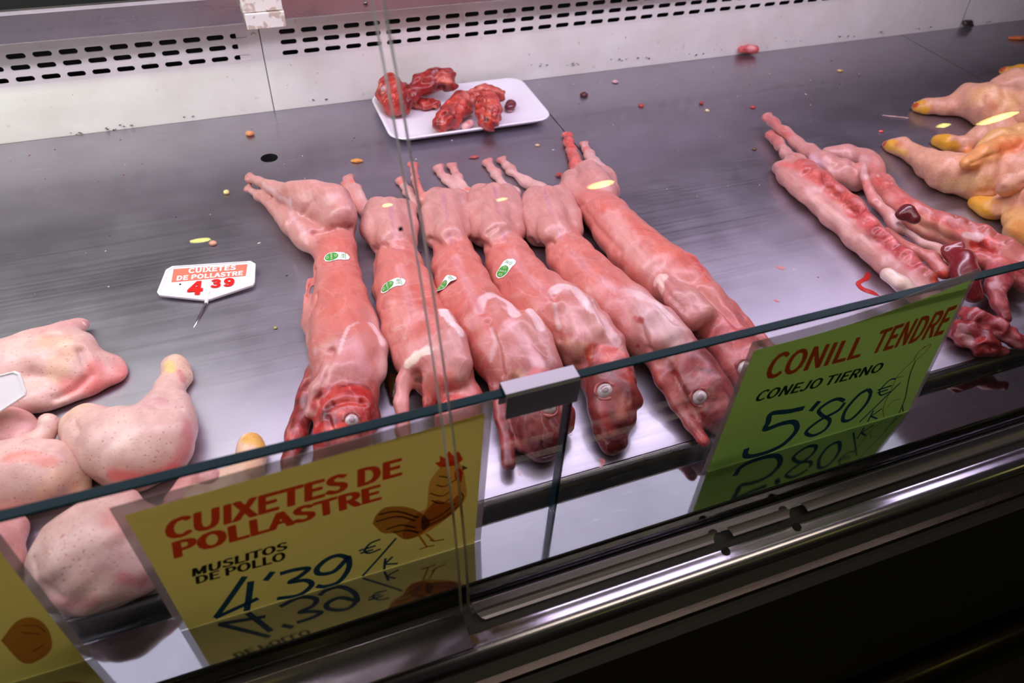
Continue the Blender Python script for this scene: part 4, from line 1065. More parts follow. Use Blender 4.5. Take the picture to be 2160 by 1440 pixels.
# 4
m = Meat(k=0.0065, seed=14, h=0.0022, amp=0.0006)
paw(m, (925, 356), (942, 378), 11, None)
paw(m, (955, 350), (968, 378), 11, None)
m.ch([(925, 356, 10), (942, 378, 8), (965, 404, 9), (990, 422, 13)], TEND).ch([(955, 350, 9), (968, 378, 8), (988, 405, 10), (1010, 422, 14)], TEND)
m.ch([(1015, 420, 33), (1012, 455, 36), (1022, 488, 34)], PALE, 1.0, 0, .005).ch([(1065, 418, 32), (1072, 455, 36), (1076, 488, 33)], PALE, 1.0, 0, .005).ch([(1040, 412, 30, .036), (1048, 490, 36, .036)], PALE)
m.ch([(1062, 515, 43), (1078, 555, 52), (1098, 590, 60), (1128, 630, 72), (1165, 665, 76), (1205, 695, 70), (1240, 735, 62)], PINK, .8)
m.ch([(1190, 625, 36, .045), (1225, 660, 40, .048), (1255, 700, 36, .045)], PALE)
m.ch([(1195, 624, 20, .050), (1213, 670, 32, .048), (1226, 730, 34, .04)], SHO, 1, 0, .004).ch([(1268, 668, 16, .05), (1298, 720, 20, .045), (1316, 770, 16, .036)], SHO, 1, 0, .004)
m.ch([(1178, 670, 22, .035), (1190, 720, 22, .028), (1215, 760, 22, .022)], PALE)
m.ch([(1265, 755, 56), (1283, 800, 55), (1293, 840, 54), (1292, 880, 46), (1288, 920, 30), (1288, 938, 22)], HEAD, .88)
m.ch([(1330, 830, 14, .025), (1342, 850, 12, .018)], (190, 90, 84)).ch([(1300, 925, 16, .01), (1310, 935, 13, .008)], (100, 24, 28))
m.dent([(1000, 510), (1030, 520), (1065, 508)], 7, .005).dent([(1045, 390), (1052, 440), (1060, 500)], 5, .0022).dent([(1028, 492), (1046, 480)], 5, .002).dent([(1080, 520), (1120, 580), (1170, 630)], 5, .0012).dent([(1170, 625), (1175, 670), (1180, 715)], 6, .0025).dent([(1235, 620), (1275, 680), (1300, 730)], 6, .002).dent([(1215, 770), (1235, 765)], 8, .004).dent([(1325, 845), (1330, 880)], 7, .002).dent([(1255, 900), (1265, 930)], 6, .002)
m.paint([(925, 354), (932, 362)], 10, (198, 84, 78), .4).paint([(955, 350), (962, 360)], 10, (198, 84, 78), .4).paint([(985, 398)], 8, (224, 90, 70), .8).paint([(1046, 395), (1062, 500)], 4, (190, 132, 146), .4)
scap(m, [(1168, 612), (1185, 602), (1212, 606), (1232, 630), (1250, 655)]); m.paint([(1250, 650), (1280, 690), (1300, 720)], 9, (226, 180, 182), .8)
m.paint([(1075, 580), (1130, 640), (1150, 690)], 34, (198, 94, 84), .6).paint([(1170, 640), (1178, 690)], 5, WHITE, .7).paint([(1200, 660), (1230, 690)], 18, (222, 158, 156), .6).paint([(1195, 725), (1240, 735)], 14, (226, 170, 140), .6)
m.paint([(1255, 740), (1300, 750), (1315, 790)], 24, (196, 64, 46), .8).paint([(1270, 850), (1275, 880), (1285, 910)], 9, (150, 24, 18), .8).paint([(1320, 850), (1310, 870)], 16, (206, 120, 100), .6).paint([(1285, 930), (1300, 940)], 16, (90, 14, 20), .9)
m.paint([(1046, 392), (1056, 440), (1064, 500)], 4, (186, 128, 146), .4).paint([(1078, 530), (1110, 580), (1160, 625)], 9, (214, 148, 146), .6).paint([(1078, 530), (1110, 580), (1160, 625)], 3, (196, 112, 120), .35)
o = m.build('rabbit_carcass', M['rabbit']); tag(o, 'fourth whole skinned rabbit from left, stickered, its nose alone on bare steel', 'rabbit', GR)
eye(m, o, 1276, 823, 19); sticker(m, o, 1066, 564, 0.48)

# 5
m = Meat(k=0.0065, seed=15, h=0.0022, amp=0.0006)
paw(m, (1030, 344), (1046, 366), 11, None)
paw(m, (1060, 338), (1080, 362), 11, None)
m.ch([(1030, 344, 10), (1046, 366, 8), (1062, 392, 10), (1085, 408, 15)], TEND).ch([(1060, 338, 9), (1080, 362, 9), (1110, 384, 12), (1140, 400, 18)], TEND)
m.ch([(1132, 425, 33), (1128, 460, 35), (1140, 490, 32)], PALE, 1.0, 0, .005).ch([(1180, 422, 31), (1190, 455, 35), (1200, 485, 32)], PALE, 1.0, 0, .005).ch([(1155, 418, 30, .036), (1170, 490, 36, .036)], PALE)
m.ch([(1186, 510, 43), (1206, 545, 51), (1235, 580, 58), (1272, 620, 66), (1315, 655, 68), (1355, 690, 66), (1395, 725, 62)], PINK, .8)
m.ch([(1335, 640, 34, .046), (1370, 670, 38, .048), (1410, 705, 36, .045)], WHITE)
m.ch([(1345, 634, 20, .05), (1370, 680, 30, .048), (1388, 725, 32, .04)], SHO, 1, 0, .004).ch([(1405, 662, 16, .05), (1440, 705, 20, .046)], SHO, 1, 0, .004)
m.ch([(1330, 680, 24, .035), (1340, 715, 22, .028), (1358, 740, 20, .022)], PALE)
m.ch([(1425, 745, 56), (1458, 785, 56), (1490, 830, 55), (1512, 868, 46), (1532, 905, 26)], HEAD, .88)
m.ch([(1385, 755, 26, .025), (1405, 800, 22, .022), (1430, 850, 18, .016), (1460, 895, 15, .013), (1484, 930, 13, .011)], (190, 86, 82))
m.dent([(1120, 508), (1140, 522), (1165, 512)], 7, .006).dent([(1145, 400), (1165, 450), (1190, 505)], 5, .0022).dent([(1195, 520), (1240, 570), (1300, 620)], 5, .0012).dent([(1350, 680), (1360, 710), (1372, 735)], 7, .002).dent([(1385, 640), (1425, 680)], 6, .002).dent([(1420, 790), (1440, 830), (1470, 880)], 7, .004).dent([(1365, 735), (1380, 745)], 7, .003)
m.paint([(1030, 343), (1036, 350)], 10, (198, 84, 78), .4).paint([(1060, 338)], 9, (198, 84, 78), .4).paint([(1146, 405), (1180, 500)], 4, (190, 132, 146), .4).paint([(1250, 590), (1255, 570)], 10, (226, 120, 100), .6)
scap(m, [(1318, 615), (1345, 618), (1385, 640), (1410, 665)], 13); m.paint([(1360, 660), (1395, 690), (1420, 710)], 22, (226, 186, 186), .7).paint([(1340, 672), (1352, 676)], 7, (206, 60, 56), .8).paint([(1345, 730)], 5, (190, 30, 26), .9)
m.paint([(1290, 600), (1310, 650), (1320, 690)], 26, (198, 96, 86), .6)
m.paint([(1450, 770), (1490, 800), (1520, 850)], 44, (164, 60, 56), .8).paint([(1440, 775), (1460, 770)], 14, (150, 36, 28), .8).paint([(1480, 860), (1485, 872)], 9, (150, 24, 16), .8).paint([(1520, 900), (1540, 915)], 20, (90, 16, 22), .8).paint([(1475, 920), (1488, 935)], 14, (190, 40, 36), .7)
m.paint([(1146, 402), (1165, 450), (1186, 505)], 4, (186, 128, 146), .4).paint([(1200, 530), (1245, 575), (1300, 615)], 9, (214, 148, 146), .6).paint([(1200, 530), (1245, 575), (1300, 615)], 3, (196, 112, 120), .35)
o = m.build('rabbit_carcass', M['rabbit']); tag(o, 'fifth whole skinned rabbit from left, foreleg stretched beside its head by the green sign', 'rabbit', GR)
eye(m, o, 1477, 838, 18); eye(m, o, 1545, 810, 14)

# 6
m = Meat(k=0.0065, seed=16, h=0.0022, amp=0.0006)
paw(m, (1197, 288), (1200, 300), 11, None)
paw(m, (1232, 305), (1242, 325), 10, None)
m.ch([(1197, 285, 7), (1200, 300, 10), (1210, 330, 11), (1216, 350, 14), (1225, 370, 20)], (214, 100, 92)).ch([(1232, 305, 9), (1242, 325, 9), (1252, 345, 14), (1262, 362, 22)], TEND)
m.ch([(1205, 378, 22), (1205, 400, 26), (1222, 425, 28)], PALE, 1.0, 0, .005).ch([(1240, 370, 32), (1252, 392, 38), (1265, 415, 38)], PALE, 1.0, 0, .005).ch([(1272, 375, 26), (1280, 405, 28)], PALE, 1.0, 0, .005)
m.ch([(1250, 430, 42), (1280, 455, 48), (1308, 490, 55), (1345, 530, 62), (1390, 570, 68), (1430, 605, 66), (1470, 640, 62), (1500, 672, 56)], PINK, .8)
m.ch([(1450, 560, 28, .04), (1470, 590, 28, .04)], (226, 120, 112)).ch([(1400, 600, 22, .046), (1440, 630, 30, .046), (1480, 660, 30, .044)], PALE)
m.ch([(1398, 592, 14, .052), (1424, 628, 22, .05), (1460, 672, 26, .044)], SHO, 1, 0, .004)
m.ch([(1518, 690, 52), (1545, 730, 50), (1568, 775, 46), (1590, 815, 34), (1600, 850, 22)], (196, 96, 92), .86)
m.ch([(1500, 620, 24, .028), (1535, 650, 20, .022), (1570, 685, 15, .016), (1605, 715, 13, .013), (1640, 745, 12, .012)], (206, 104, 100))
m.dent([(1215, 440), (1235, 428), (1290, 412)], 7, .003).dent([(1205, 350), (1235, 375), (1295, 370)], 5, .0016).dent([(1215, 420), (1260, 480), (1310, 530)], 6, .0018).dent([(1390, 585), (1410, 620), (1440, 650)], 6, .002).dent([(1480, 610), (1530, 660), (1560, 690)], 7, .004).dent([(1330, 500), (1380, 560)], 5, .001)
m.paint([(1197, 285), (1205, 305)], 12, (206, 62, 54), .9).paint([(1238, 312)], 9, (214, 90, 80), .8).paint([(1225, 338)], 12, (206, 60, 50), .7).paint([(1280, 440), (1340, 470), (1400, 510), (1450, 555)], 16, (214, 98, 80), .5)
m.paint([(1380, 595), (1400, 580), (1395, 615)], 9, (246, 214, 200), .8).paint([(1290, 450), (1330, 520), (1380, 570)], 20, (222, 166, 158), .6).paint([(1460, 540), (1490, 590)], 10, (214, 70, 64), .5).paint([(1400, 530)], 24, (226, 120, 100), .5)
m.paint([(1520, 690), (1560, 720)], 26, (196, 80, 76), .6).paint([(1555, 735), (1600, 740)], 16, (206, 96, 90), .7)
o = m.build('rabbit_carcass', M['rabbit']); tag(o, 'rightmost of the six whole rabbits, lying slantwise and nearest the bare middle', 'rabbit', GR)
eye(m, o, 1572, 776, 17)
# gall and innards peeping between bodies
m = Meat(k=0.006, h=0.002, seed=3).ch([(825, 800, 14), (838, 815, 16), (832, 838, 14)], (70, 40, 14))
o = m.build('innards', M['organ']); tag(o, 'dark wet innards between the first and second rabbits', 'innards')

# ------------------------------------------------------------------ the rabbit split in two
HG = 'halves of the split rabbit'
m = Meat(k=0.008, h=0.0022, seed=21, amp=0.0011)
paw(m, (1628, 283), (1640, 298), 11, 0.012)
m.ch([(1628, 283, 10, .012), (1640, 298, 9, .014), (1655, 322, 11, .016), (1680, 345, 20, .02), (1705, 372, 30, .02), (1730, 400, 30, .018)], PALE)
m.ch([(1650, 355, 20), (1668, 375, 26), (1712, 405, 32), (1765, 455, 32), (1820, 505, 33), (1880, 555, 36), (1930, 595, 38), (1960, 640, 34)], PALE, .75)
m.ch([(1690, 345, 13, .034), (1740, 378, 14, .036), (1800, 425, 14, .036), (1855, 490, 14, .036), (1910, 540, 14, .036), (1960, 580, 14, .034)], DEEP)
m.ch([(1870, 485, 9, .02), (1925, 530, 12, .022), (1965, 545, 16, .024), (1990, 575, 16, .022)], PINK)
m.ch([(1875, 580, 16, .038), (1900, 600, 18, .036), (1925, 612, 14, .034)], WHITE)
for i in range(13):
    t = i / 12; m.dent([(1700 + 250 * t, 365 + 210 * t), (1708 + 250 * t, 360 + 210 * t)], 5, .0022)
m.dent([(1645, 345), (1700, 390), (1790, 465), (1870, 545)], 4, .001).dent([(1730, 385), (1750, 400)], 6, .003)
m.paint([(1625, 282), (1640, 300)], 10, (196, 76, 70), .6).paint([(1650, 345), (1690, 352)], 10, (224, 104, 92), .7).paint([(1700, 360), (1760, 400), (1810, 450)], 13, (222, 76, 66), .55).paint([(1810, 450), (1870, 510), (1930, 555), (1985, 590)], 15, (206, 80, 84), .7).paint([(1975, 590), (1990, 585)], 14, (222, 60, 40), .8).paint([(1880, 575), (1905, 595), (1930, 615)], 16, (246, 214, 196), .9).paint([(1720, 420), (1800, 500)], 10, (238, 190, 180), .6)
o = m.build('split_rabbit_half', M['rabbit']); tag(o, 'split rabbit half nearer the whole rabbits, backbone cut side up', 'rabbit half', HG)

m = Meat(k=0.008, h=0.0022, seed=22, amp=0.0012)
paw(m, (1621, 247), (1632, 258), 10, 0.022)
m.ch([(1621, 247, 7, .022), (1632, 258, 9, .024), (1652, 277, 11, .022), (1680, 300, 12, .020), (1706, 320, 17, .02), (1735, 345, 28, .022), (1770, 365, 32), (1800, 378, 28)], PALE)
m.ch([(1745, 322, 14), (1790, 325, 20), (1820, 335, 24), (1840, 355, 24)], PALE)
m.ch([(1835, 350, 22), (1854, 388, 27), (1884, 425, 30), (1928, 458, 33), (1988, 486, 34), (2050, 508, 36), (2110, 538, 40), (2160, 568, 38)], PINK, .8)
m.ch([(1818, 345, 10, .036), (1822, 375, 9, .036), (1845, 425, 10, .03), (1880, 470, 9, .022), (1930, 510, 8, .014), (1975, 540, 8, .012), (2010, 560, 8, .012)], PINK)
m.ch([(1850, 420, 8, .03), (1900, 480, 9, .026), (1950, 515, 9, .02), (2000, 530, 10, .02)], TEND)
m.ch([(1868, 390, 9, .028), (1925, 432, 10, .030), (2000, 462, 10, .031), (2080, 488, 11, .034), (2150, 522, 11, .034)], DEEP)
m.ch([(2060, 545, 20, .03), (2100, 558, 22, .03), (2150, 570, 20, .03)], (206, 96, 92))
for i in range(11):
    t = i / 10; m.dent([(1855 + 270 * t, 372 + 140 * t), (1862 + 270 * t, 366 + 140 * t)], 4, .0026)
m.dent([(1930, 470), (1985, 500), (2020, 515)], 12, .006).dent([(2060, 520), (2090, 530)], 12, .007).dent([(1760, 350), (1800, 345), (1815, 350)], 6, .002)
m.paint([(1622, 248), (1660, 283)], 9, (196, 76, 70), .6).paint([(1710, 330), (1735, 350)], 9, (206, 170, 190), .6).paint([(1820, 335), (1825, 370)], 10, WHITE, .6).paint([(1850, 380), (1930, 450), (2010, 478), (2090, 505)], 9, (222, 84, 74), .6).paint([(1940, 470), (1990, 495)], 16, (224, 166, 130), .6).paint([(2060, 512), (2090, 520)], 16, (200, 36, 22), .8).paint([(2040, 495), (2065, 498)], 10, WHITE, .8)
o = m.build('split_rabbit_half', M['rabbit']); tag(o, 'split rabbit half nearer the chickens, belly open with kidney and liver inside', 'rabbit half', HG)
half = o
m = Meat(k=0.006, h=0.0016, seed=31, amp=0.0003, floor=None).ch([(1902, 452, 14, .046), (1914, 446, 15, .049), (1928, 460, 14, .046)], (104, 34, 42)).dent([(1912, 462)], 7, .003)
q = m.build('kidney', M['organ'], half); q['label'] = 'dark red kidney'
m = Meat(k=0.006, h=0.0018, seed=32, amp=0.0006, floor=None).ch([(2005, 535, 16, .035), (2030, 548, 26, .038), (2035, 575, 28, .034), (2040, 600, 24, .028), (2052, 622, 18, .02)], (128, 34, 44)).ch([(1995, 525, 10, .04), (2025, 518, 12, .045)], (150, 60, 60))
q = m.build('liver', M['organ'], half); q['label'] = 'glossy dark liver'
m = Meat(k=0.007, h=0.0018, seed=23)
m.ch([(2100, 560, 20, .03), (2110, 590, 22, .028), (2098, 608, 20, .026), (2108, 640, 15, .02), (2122, 672, 12, .014)], (176, 66, 72)).ch([(2130, 580, 18, .028), (2160, 600, 20, .024)], (186, 80, 84))
m.paint([(2100, 600)], 14, (220, 150, 158), .8).paint([(2118, 668), (2126, 678)], 12, (140, 20, 24), .8)
q = m.build('foreleg', M['rabbit'], half)
m = Meat(k=0.007, h=0.0018, seed=33, amp=0.0014, freq=(220, 560)).ch([(2015, 690, 20), (2040, 705, 30), (2075, 725, 28), (2108, 740, 14)], (160, 40, 44)).dent([(2025, 700), (2060, 712)], 9, .006).dent([(2080, 728), (2098, 735)], 7, .005)
m.paint([(2030, 695), (2045, 720)], 10, (206, 150, 154), .7).paint([(2070, 715), (2095, 730)], 8, (190, 40, 34), .8)
o = m.build('rabbit_offcut', M['bloody']); tag(o, 'lower split rabbit head half beside the green sign edge', 'rabbit head')
m = Meat(k=0.007, h=0.0018, seed=34, amp=0.0013, freq=(220, 560)).ch([(2030, 660, 14, .02), (2060, 675, 24, .024), (2100, 692, 24, .022), (2140, 715, 16, .018), (2175, 735, 12, .014)], (170, 52, 58)).dent([(2070, 680), (2110, 700)], 7, .004)
m.paint([(2060, 690), (2110, 712), (2150, 728)], 5, (210, 140, 146), .7)
o = m.build('rabbit_offcut', M['bloody']); tag(o, 'upper split rabbit head half reaching the right frame edge', 'rabbit head')

# ------------------------------------------------------------------ yellow chickens at the right
YC = (226, 172, 108); YP = (222, 164, 134); YH = (226, 164, 34); YO = (226, 134, 70)
CG = 'yellow chickens at the right end'
def hock(m, px, r=14, tip=None):
    m.paint([px], r * 1.9, YH, .9)
    if tip: m.paint([tip], 7, (190, 50, 20), .9)
m = Meat(k=0.010, seed=41); m.ch([(2118, 150, 10), (2150, 150, 13), (2190, 158, 22), (2240, 170, 34)], YP); hock(m, (2130, 152), 16, (2115, 144)); hock(m, (2155, 150), 12)
o = m.build('chicken', M['yskin']); tag(o, 'yellow chicken hock at the far back, cut by the right frame edge', 'chicken', CG)
m = Meat(k=0.012, seed=42)
m.ch([(1936, 226, 12), (1955, 225, 16), (1985, 226, 17), (2010, 222, 20), (2045, 212, 36), (2085, 220, 48), (2125, 232, 46), (2180, 240, 60), (2260, 240, 90)], YP, .85)
m.ch([(2110, 185, 24, .03), (2140, 178, 34, .035), (2190, 190, 50, .035)], YP).ch([(2085, 255, 22), (2110, 270, 22)], YC)
m.dent([(2105, 175), (2125, 200), (2145, 225)], 8, .004).dent([(2072, 215), (2085, 240), (2080, 262)], 5, .0015)
hock(m, (1940, 226), 10, (1931, 222)); m.paint([(1950, 235), (1970, 245), (1985, 248)], 9, YH, .9).paint([(2070, 195), (2130, 215)], 24, (232, 180, 120), .7).paint([(2080, 205), (2095, 225)], 8, (196, 100, 60), .5)
o = m.build('chicken', M['yskin']); tag(o, 'yellow chicken farthest back with a single thick thigh, beside the tray joint', 'chicken', CG)
m = Meat(k=0.010, seed=43)
m.ch([(1978, 296, 13), (2000, 302, 17), (2035, 304, 17), (2070, 288, 24), (2110, 272, 30), (2160, 262, 32), (2230, 270, 60)], YP, .9)
m.ch([(2075, 318, 22, .03), (2110, 300, 30, .035), (2160, 295, 36, .035), (2230, 300, 60)], YC).ch([(2045, 325, 12), (2075, 330, 14)], YO)
m.dent([(2060, 310), (2100, 285), (2150, 272)], 6, .003)
hock(m, (1982, 295), 12); m.paint([(1985, 305), (2010, 312)], 14, YH, .9)
o = m.build('chicken', M['yskin']); tag(o, 'yellow chicken in the middle of the pile, hock behind the longest leg', 'chicken', CG)
m = Meat(k=0.012, seed=44)
m.ch([(1870, 304, 8), (1885, 308, 14), (1905, 312, 19), (1930, 326, 20), (1960, 345, 30), (2000, 362, 42), (2050, 372, 46), (2095, 376, 44), (2140, 365, 50), (2220, 350, 80)], YP, .88)
m.ch([(2040, 345, 14, .06), (2080, 322, 18, .062), (2120, 305, 20, .062), (2170, 300, 22, .06)], (232, 160, 96)).ch([(2060, 400, 24, .018), (2100, 405, 22, .016)], YC)
m.dent([(2050, 345), (2090, 328), (2140, 312)], 5, .0025).dent([(2065, 405), (2100, 402), (2120, 405)], 5, .003).dent([(2090, 350), (2080, 380)], 8, .002)
hock(m, (1875, 304), 8, (1866, 301)); m.paint([(1885, 312), (1910, 325)], 8, (226, 176, 66), .7).paint([(1895, 305)], 8, (214, 120, 70), .6).paint([(2110, 315), (2160, 302)], 14, (226, 110, 60), .7).paint([(2000, 390), (2080, 385)], 16, (232, 190, 130), .6)
o = m.build('chicken', M['yskin']); tag(o, 'yellow chicken with the longest drumstick, reaching nearest the split rabbit', 'chicken', CG)
m = Meat(k=0.008, seed=45, h=0.002, floor=None).ch([(2112, 398, 15, .045), (2130, 385, 17, .055), (2165, 372, 18, .06), (2200, 365, 20, .06)], YP).ch([(2120, 405, 10, .04), (2160, 396, 12, .045)], YC); m.dent([(2118, 398), (2160, 385)], 4, .002)
m.build('wing', M['yskin'], o)
m = Meat(k=0.012, seed=46)
m.ch([(2062, 428, 17), (2085, 440, 20), (2105, 440, 17), (2130, 428, 30), (2175, 430, 46), (2230, 440, 70)], YP, .9).ch([(2150, 470, 34), (2170, 490, 40), (2220, 500, 60)], YC)
m.dent([(2120, 420), (2125, 445)], 6, .003); hock(m, (2060, 426), 16); m.paint([(2070, 450), (2085, 460)], 12, YH, .9).paint([(2150, 480), (2165, 510)], 24, (226, 150, 60), .7)
o = m.build('chicken', M['yskin']); tag(o, 'yellow chicken nearest the front of the pile, stubby hock by the kidney', 'chicken', CG)

# ------------------------------------------------------------------ chicken leg quarters at the left
SK = (222, 182, 170); SKP = (218, 158, 152); SKY = (232, 196, 166); SKR = (226, 124, 120)
LG = 'chicken leg quarters at the left'
m = Meat(k=0.014, seed=51)
m.ch([(-60, 800, 70), (10, 770, 62), (75, 750, 60), (140, 752, 58), (180, 775, 44)], SK, .7).ch([(170, 785, 36), (215, 775, 30), (240, 770, 20)], SKP, .55).ch([(200, 805, 30), (232, 795, 22)], SKR, .5)
m.ch([(20, 820, 45), (80, 835, 38), (130, 825, 34)], SK, .6).ch([(110, 712, 22, .03), (140, 698, 15, .022), (165, 688, 11, .014), (178, 684, 8, .010)], SKP)
m.dent([(170, 740), (178, 765), (190, 790), (160, 820), (120, 840)], 8, .004).dent([(100, 705), (150, 705)], 5, .002)
m.paint([(100, 720), (140, 730), (120, 780)], 24, (226, 186, 150), .6).paint([(200, 780), (190, 800), (150, 815)], 20, (230, 120, 116), .7).paint([(235, 820), (225, 835)], 8, (190, 60, 60), .6).paint([(178, 682)], 4, (240, 230, 220), .9)
o = m.build('chicken_leg_quarter', M['skin']); tag(o, 'topmost chicken leg quarter at the left, a small bone end sticking up', 'chicken leg', LG)
m = Meat(k=0.014, seed=52)
m.ch([(356, 770, 14), (372, 776, 17), (382, 796, 15)], SKY, 1).ch([(366, 778, 20), (366, 798, 22), (358, 825, 25), (350, 860, 44), (340, 900, 66), (325, 935, 72), (285, 945, 72)], SK, .8).ch([(300, 940, 74), (245, 935, 74), (200, 915, 58), (170, 890, 34)], SK, .78).ch([(150, 880, 12, .03), (165, 870, 12, .035)], SKY).ch([(145, 900, 16), (175, 910, 20)], (206, 80, 84)).ch([(330, 985, 30), (280, 1000, 30), (230, 990, 28)], SKP, .6)
m.dent([(310, 850), (335, 862), (380, 860)], 8, .002).dent([(155, 890), (165, 910)], 6, .003)
m.paint([(355, 765), (360, 780)], 10, (224, 202, 120), .8).paint([(380, 785), (385, 800)], 8, (206, 110, 116), .6).paint([(335, 845), (310, 850)], 16, (206, 140, 150), .5).paint([(400, 900), (395, 940), (370, 980)], 18, (214, 120, 134), .6).paint([(360, 990), (300, 1005), (240, 1000)], 14, (232, 110, 108), .7).paint([(250, 900), (280, 930)], 30, (238, 208, 190), .5)
o = m.build('chicken_leg_quarter', M['skin']); tag(o, 'chicken leg quarter with its knuckle pointing up, beside the price tag pin', 'chicken leg', LG)
m = Meat(k=0.014, seed=53)
m.ch([(-40, 1010, 80), (30, 1000, 74), (95, 998, 68), (135, 1000, 46)], SK, .75).ch([(150, 1005, 30), (166, 1030, 14), (172, 1050, 12)], SKY, .9)
m.dent([(60, 930), (110, 945)], 7, .002); m.paint([(20, 965), (60, 960), (110, 975)], 14, (226, 120, 96), .6).paint([(160, 1025), (172, 1050)], 10, (236, 170, 140), .6).paint([(120, 1000), (90, 1040)], 20, (236, 190, 160), .6)
o = m.build('chicken_leg_quarter', M['skin']); tag(o, 'freckled chicken leg quarter at the left frame edge, just above the glass edge', 'chicken leg', LG)
m = Meat(k=0.010, seed=54).ch([(-30, 900, 50), (25, 905, 44), (60, 920, 34)], SKP, .7).ch([(100, 888, 17, .03), (100, 905, 19, .026), (85, 930, 20, .02), (60, 945, 22)], SK); m.paint([(98, 880)], 10, (236, 200, 180), .7)
o = m.build('chicken_leg_quarter', M['skin']); tag(o, 'small chicken leg wedged between larger quarters, blunt stump upward', 'chicken leg', LG)
m = Meat(k=0.014, seed=55)
m.ch([(255, 1075, 40), (230, 1120, 78), (190, 1165, 105), (210, 1200, 86), (260, 1195, 70)], SK, .72).ch([(150, 1210, 74), (120, 1170, 60)], SK, .65).ch([(262, 1055, 22, .03), (250, 1045, 12, .02)], SKP).ch([(300, 1130, 60), (310, 1190, 50)], SKP, .6)
m.dent([(70, 1180), (90, 1230), (130, 1260)], 8, .002)
m.paint([(240, 1090), (260, 1110)], 26, (234, 160, 146), .6).paint([(130, 1130)], 4, (170, 50, 60), .8).paint([(255, 1215), (300, 1230)], 12, (222, 120, 130), .6).paint([(110, 1270), (200, 1270)], 14, (222, 150, 150), .6)
o = m.build('chicken_leg_quarter', M['skin']); tag(o, 'big rounded chicken leg quarter pressed behind the low glass', 'chicken leg', LG)
m = Meat(k=0.010, seed=56).ch([(-30, 1150, 66), (5, 1130, 44), (20, 1190, 34)], SKP, .8)
o = m.build('chicken_leg_quarter', M['skin']); tag(o, 'chicken leg sliver at the left frame edge behind the glass', 'chicken leg', LG)
m = Meat(k=0.010, seed=57).ch([(531, 936, 26), (530, 960, 28), (520, 1000, 28), (480, 1035, 44), (440, 1060, 52)], SKY, .85)
m.paint([(530, 922), (545, 930)], 20, (226, 170, 60), .85).paint([(520, 960), (535, 985)], 22, (226, 180, 140), .6)
o = m.build('chicken_leg_quarter', M['skin']); tag(o, 'chicken leg hidden by the rooster sign, yellow knuckle showing above the glass', 'chicken leg', LG)
m = Meat(k=0.010, seed=58).ch([(440, 1010, 26, .03), (410, 1030, 30), (380, 1060, 36)], SKP, .85); m.paint([(470, 995)], 12, (200, 60, 60), .8)
o = m.build('chicken_leg_quarter', M['skin']); tag(o, 'chicken thigh tip peeping over the rooster sign', 'chicken leg', LG)
# second tag, just inside the left frame edge
pin_tag(G(-30, 842, 0.050), (1, 0.10, 0.0), (-0.1, 0.8, 0.6), 0.0330, 'white price tag cut by the left frame edge, stuck among the legs', False)

# ------------------------------------------------------------------ foam tray with offal
def foam_tray():
    c = (GY(755, 190, 1.172), ) 
    x0, x1, y0, y1, zr = 0.207, 0.474, 1.006, 1.166, 0.016
    def rr(ix, r, z):
        a0, a1, b0, b1 = x0 + ix, x1 - ix, y0 + ix, y1 - ix; L = []
        for cx, cy, s in ((a1 - r, b0 + r, -90), (a1 - r, b1 - r, 0), (a0 + r, b1 - r, 90), (a0 + r, b0 + r, 180)):
            for k in range(7):
                t = math.radians(s + 15 * k); L.append((cx + r * math.cos(t), cy + r * math.sin(t), z))
        return L
    rings = [rr(0.022, 0.016, 0.0006), rr(0.016, 0.018, 0.003), rr(0.004, 0.024, zr - 0.004), rr(0, 0.026, zr - 0.0015), rr(0.0008, 0.026, zr), rr(0.004, 0.024, zr), rr(0.010, 0.022, zr - 0.005), rr(0.020, 0.018, 0.006), rr(0.032, 0.014, 0.0042)]
    n = len(rings[0]); V = sum(rings, []); F = [tuple(range(n))[::-1]]
    for k in range(len(rings) - 1): F += [(k * n + i, k * n + (i + 1) % n, (k + 1) * n + (i + 1) % n, (k + 1) * n + i) for i in range(n)]
    F.append(tuple((len(rings) - 1) * n + i for i in range(n)))
    o = mk('foam_tray', V, F, M['foam'])
    for p in o.data.polygons: p.use_smooth = len(p.vertices) == 4
    tag(o, 'white foam tray with red rabbit heads, pushed against the vent panel', 'foam tray')
foam_tray()
OG = 'skinned heads on the foam tray'
B1 = (186, 52, 40); B2 = (150, 30, 28); B3 = (206, 90, 74)
def offal(seed, chains, label, dents=(), paints=(), nm='skinned_head', cat='head', grp=OG):
    m = Meat(k=0.007, h=0.0018, seed=seed, amp=0.0017, floor=0.0046, freq=(220, 620))
    for pts, c in chains: m.ch(pts, c, .9, .0045)
    for d in dents: m.dent(*d)
    for p_ in paints: m.paint(*p_)
    o = m.build(nm, M['bloody']); tag(o, label, cat, grp); return m, o
m, o = offal(61, [([(824, 175, 22, .042), (826, 195, 30, .034), (832, 215, 30, .028)], B1), ([(848, 190, 18, .03), (852, 220, 18, .022)], B2)], 'round bloody head at the left end of the foam tray', [([(800, 205), (830, 212), (850, 225)], 5, .003)], [([(808, 188)], 8, (226, 150, 140), .8)])
eye(m, o, 808, 187, 5)
m, o = offal(62, [([(868, 200, 16, .03), (890, 180, 23, .036), (915, 168, 24, .042), (940, 165, 20, .046), (948, 182, 14, .036)], B2)], 'tallest bloody head, arched over at the back of the foam tray', [([(930, 185)], 8, .006), ([(880, 170), (900, 160)], 5, .002)], [([(930, 158), (945, 165)], 12, B3, .8)])
m, o = offal(63, [([(872, 216, 10, .012), (895, 220, 13, .012), (918, 220, 12, .012)], B1)], 'flat cut jaw piece lying under the tallest head', [], [([(870, 222), (915, 226)], 5, (222, 120, 96), .8)], 'jaw_piece', 'offal', None)
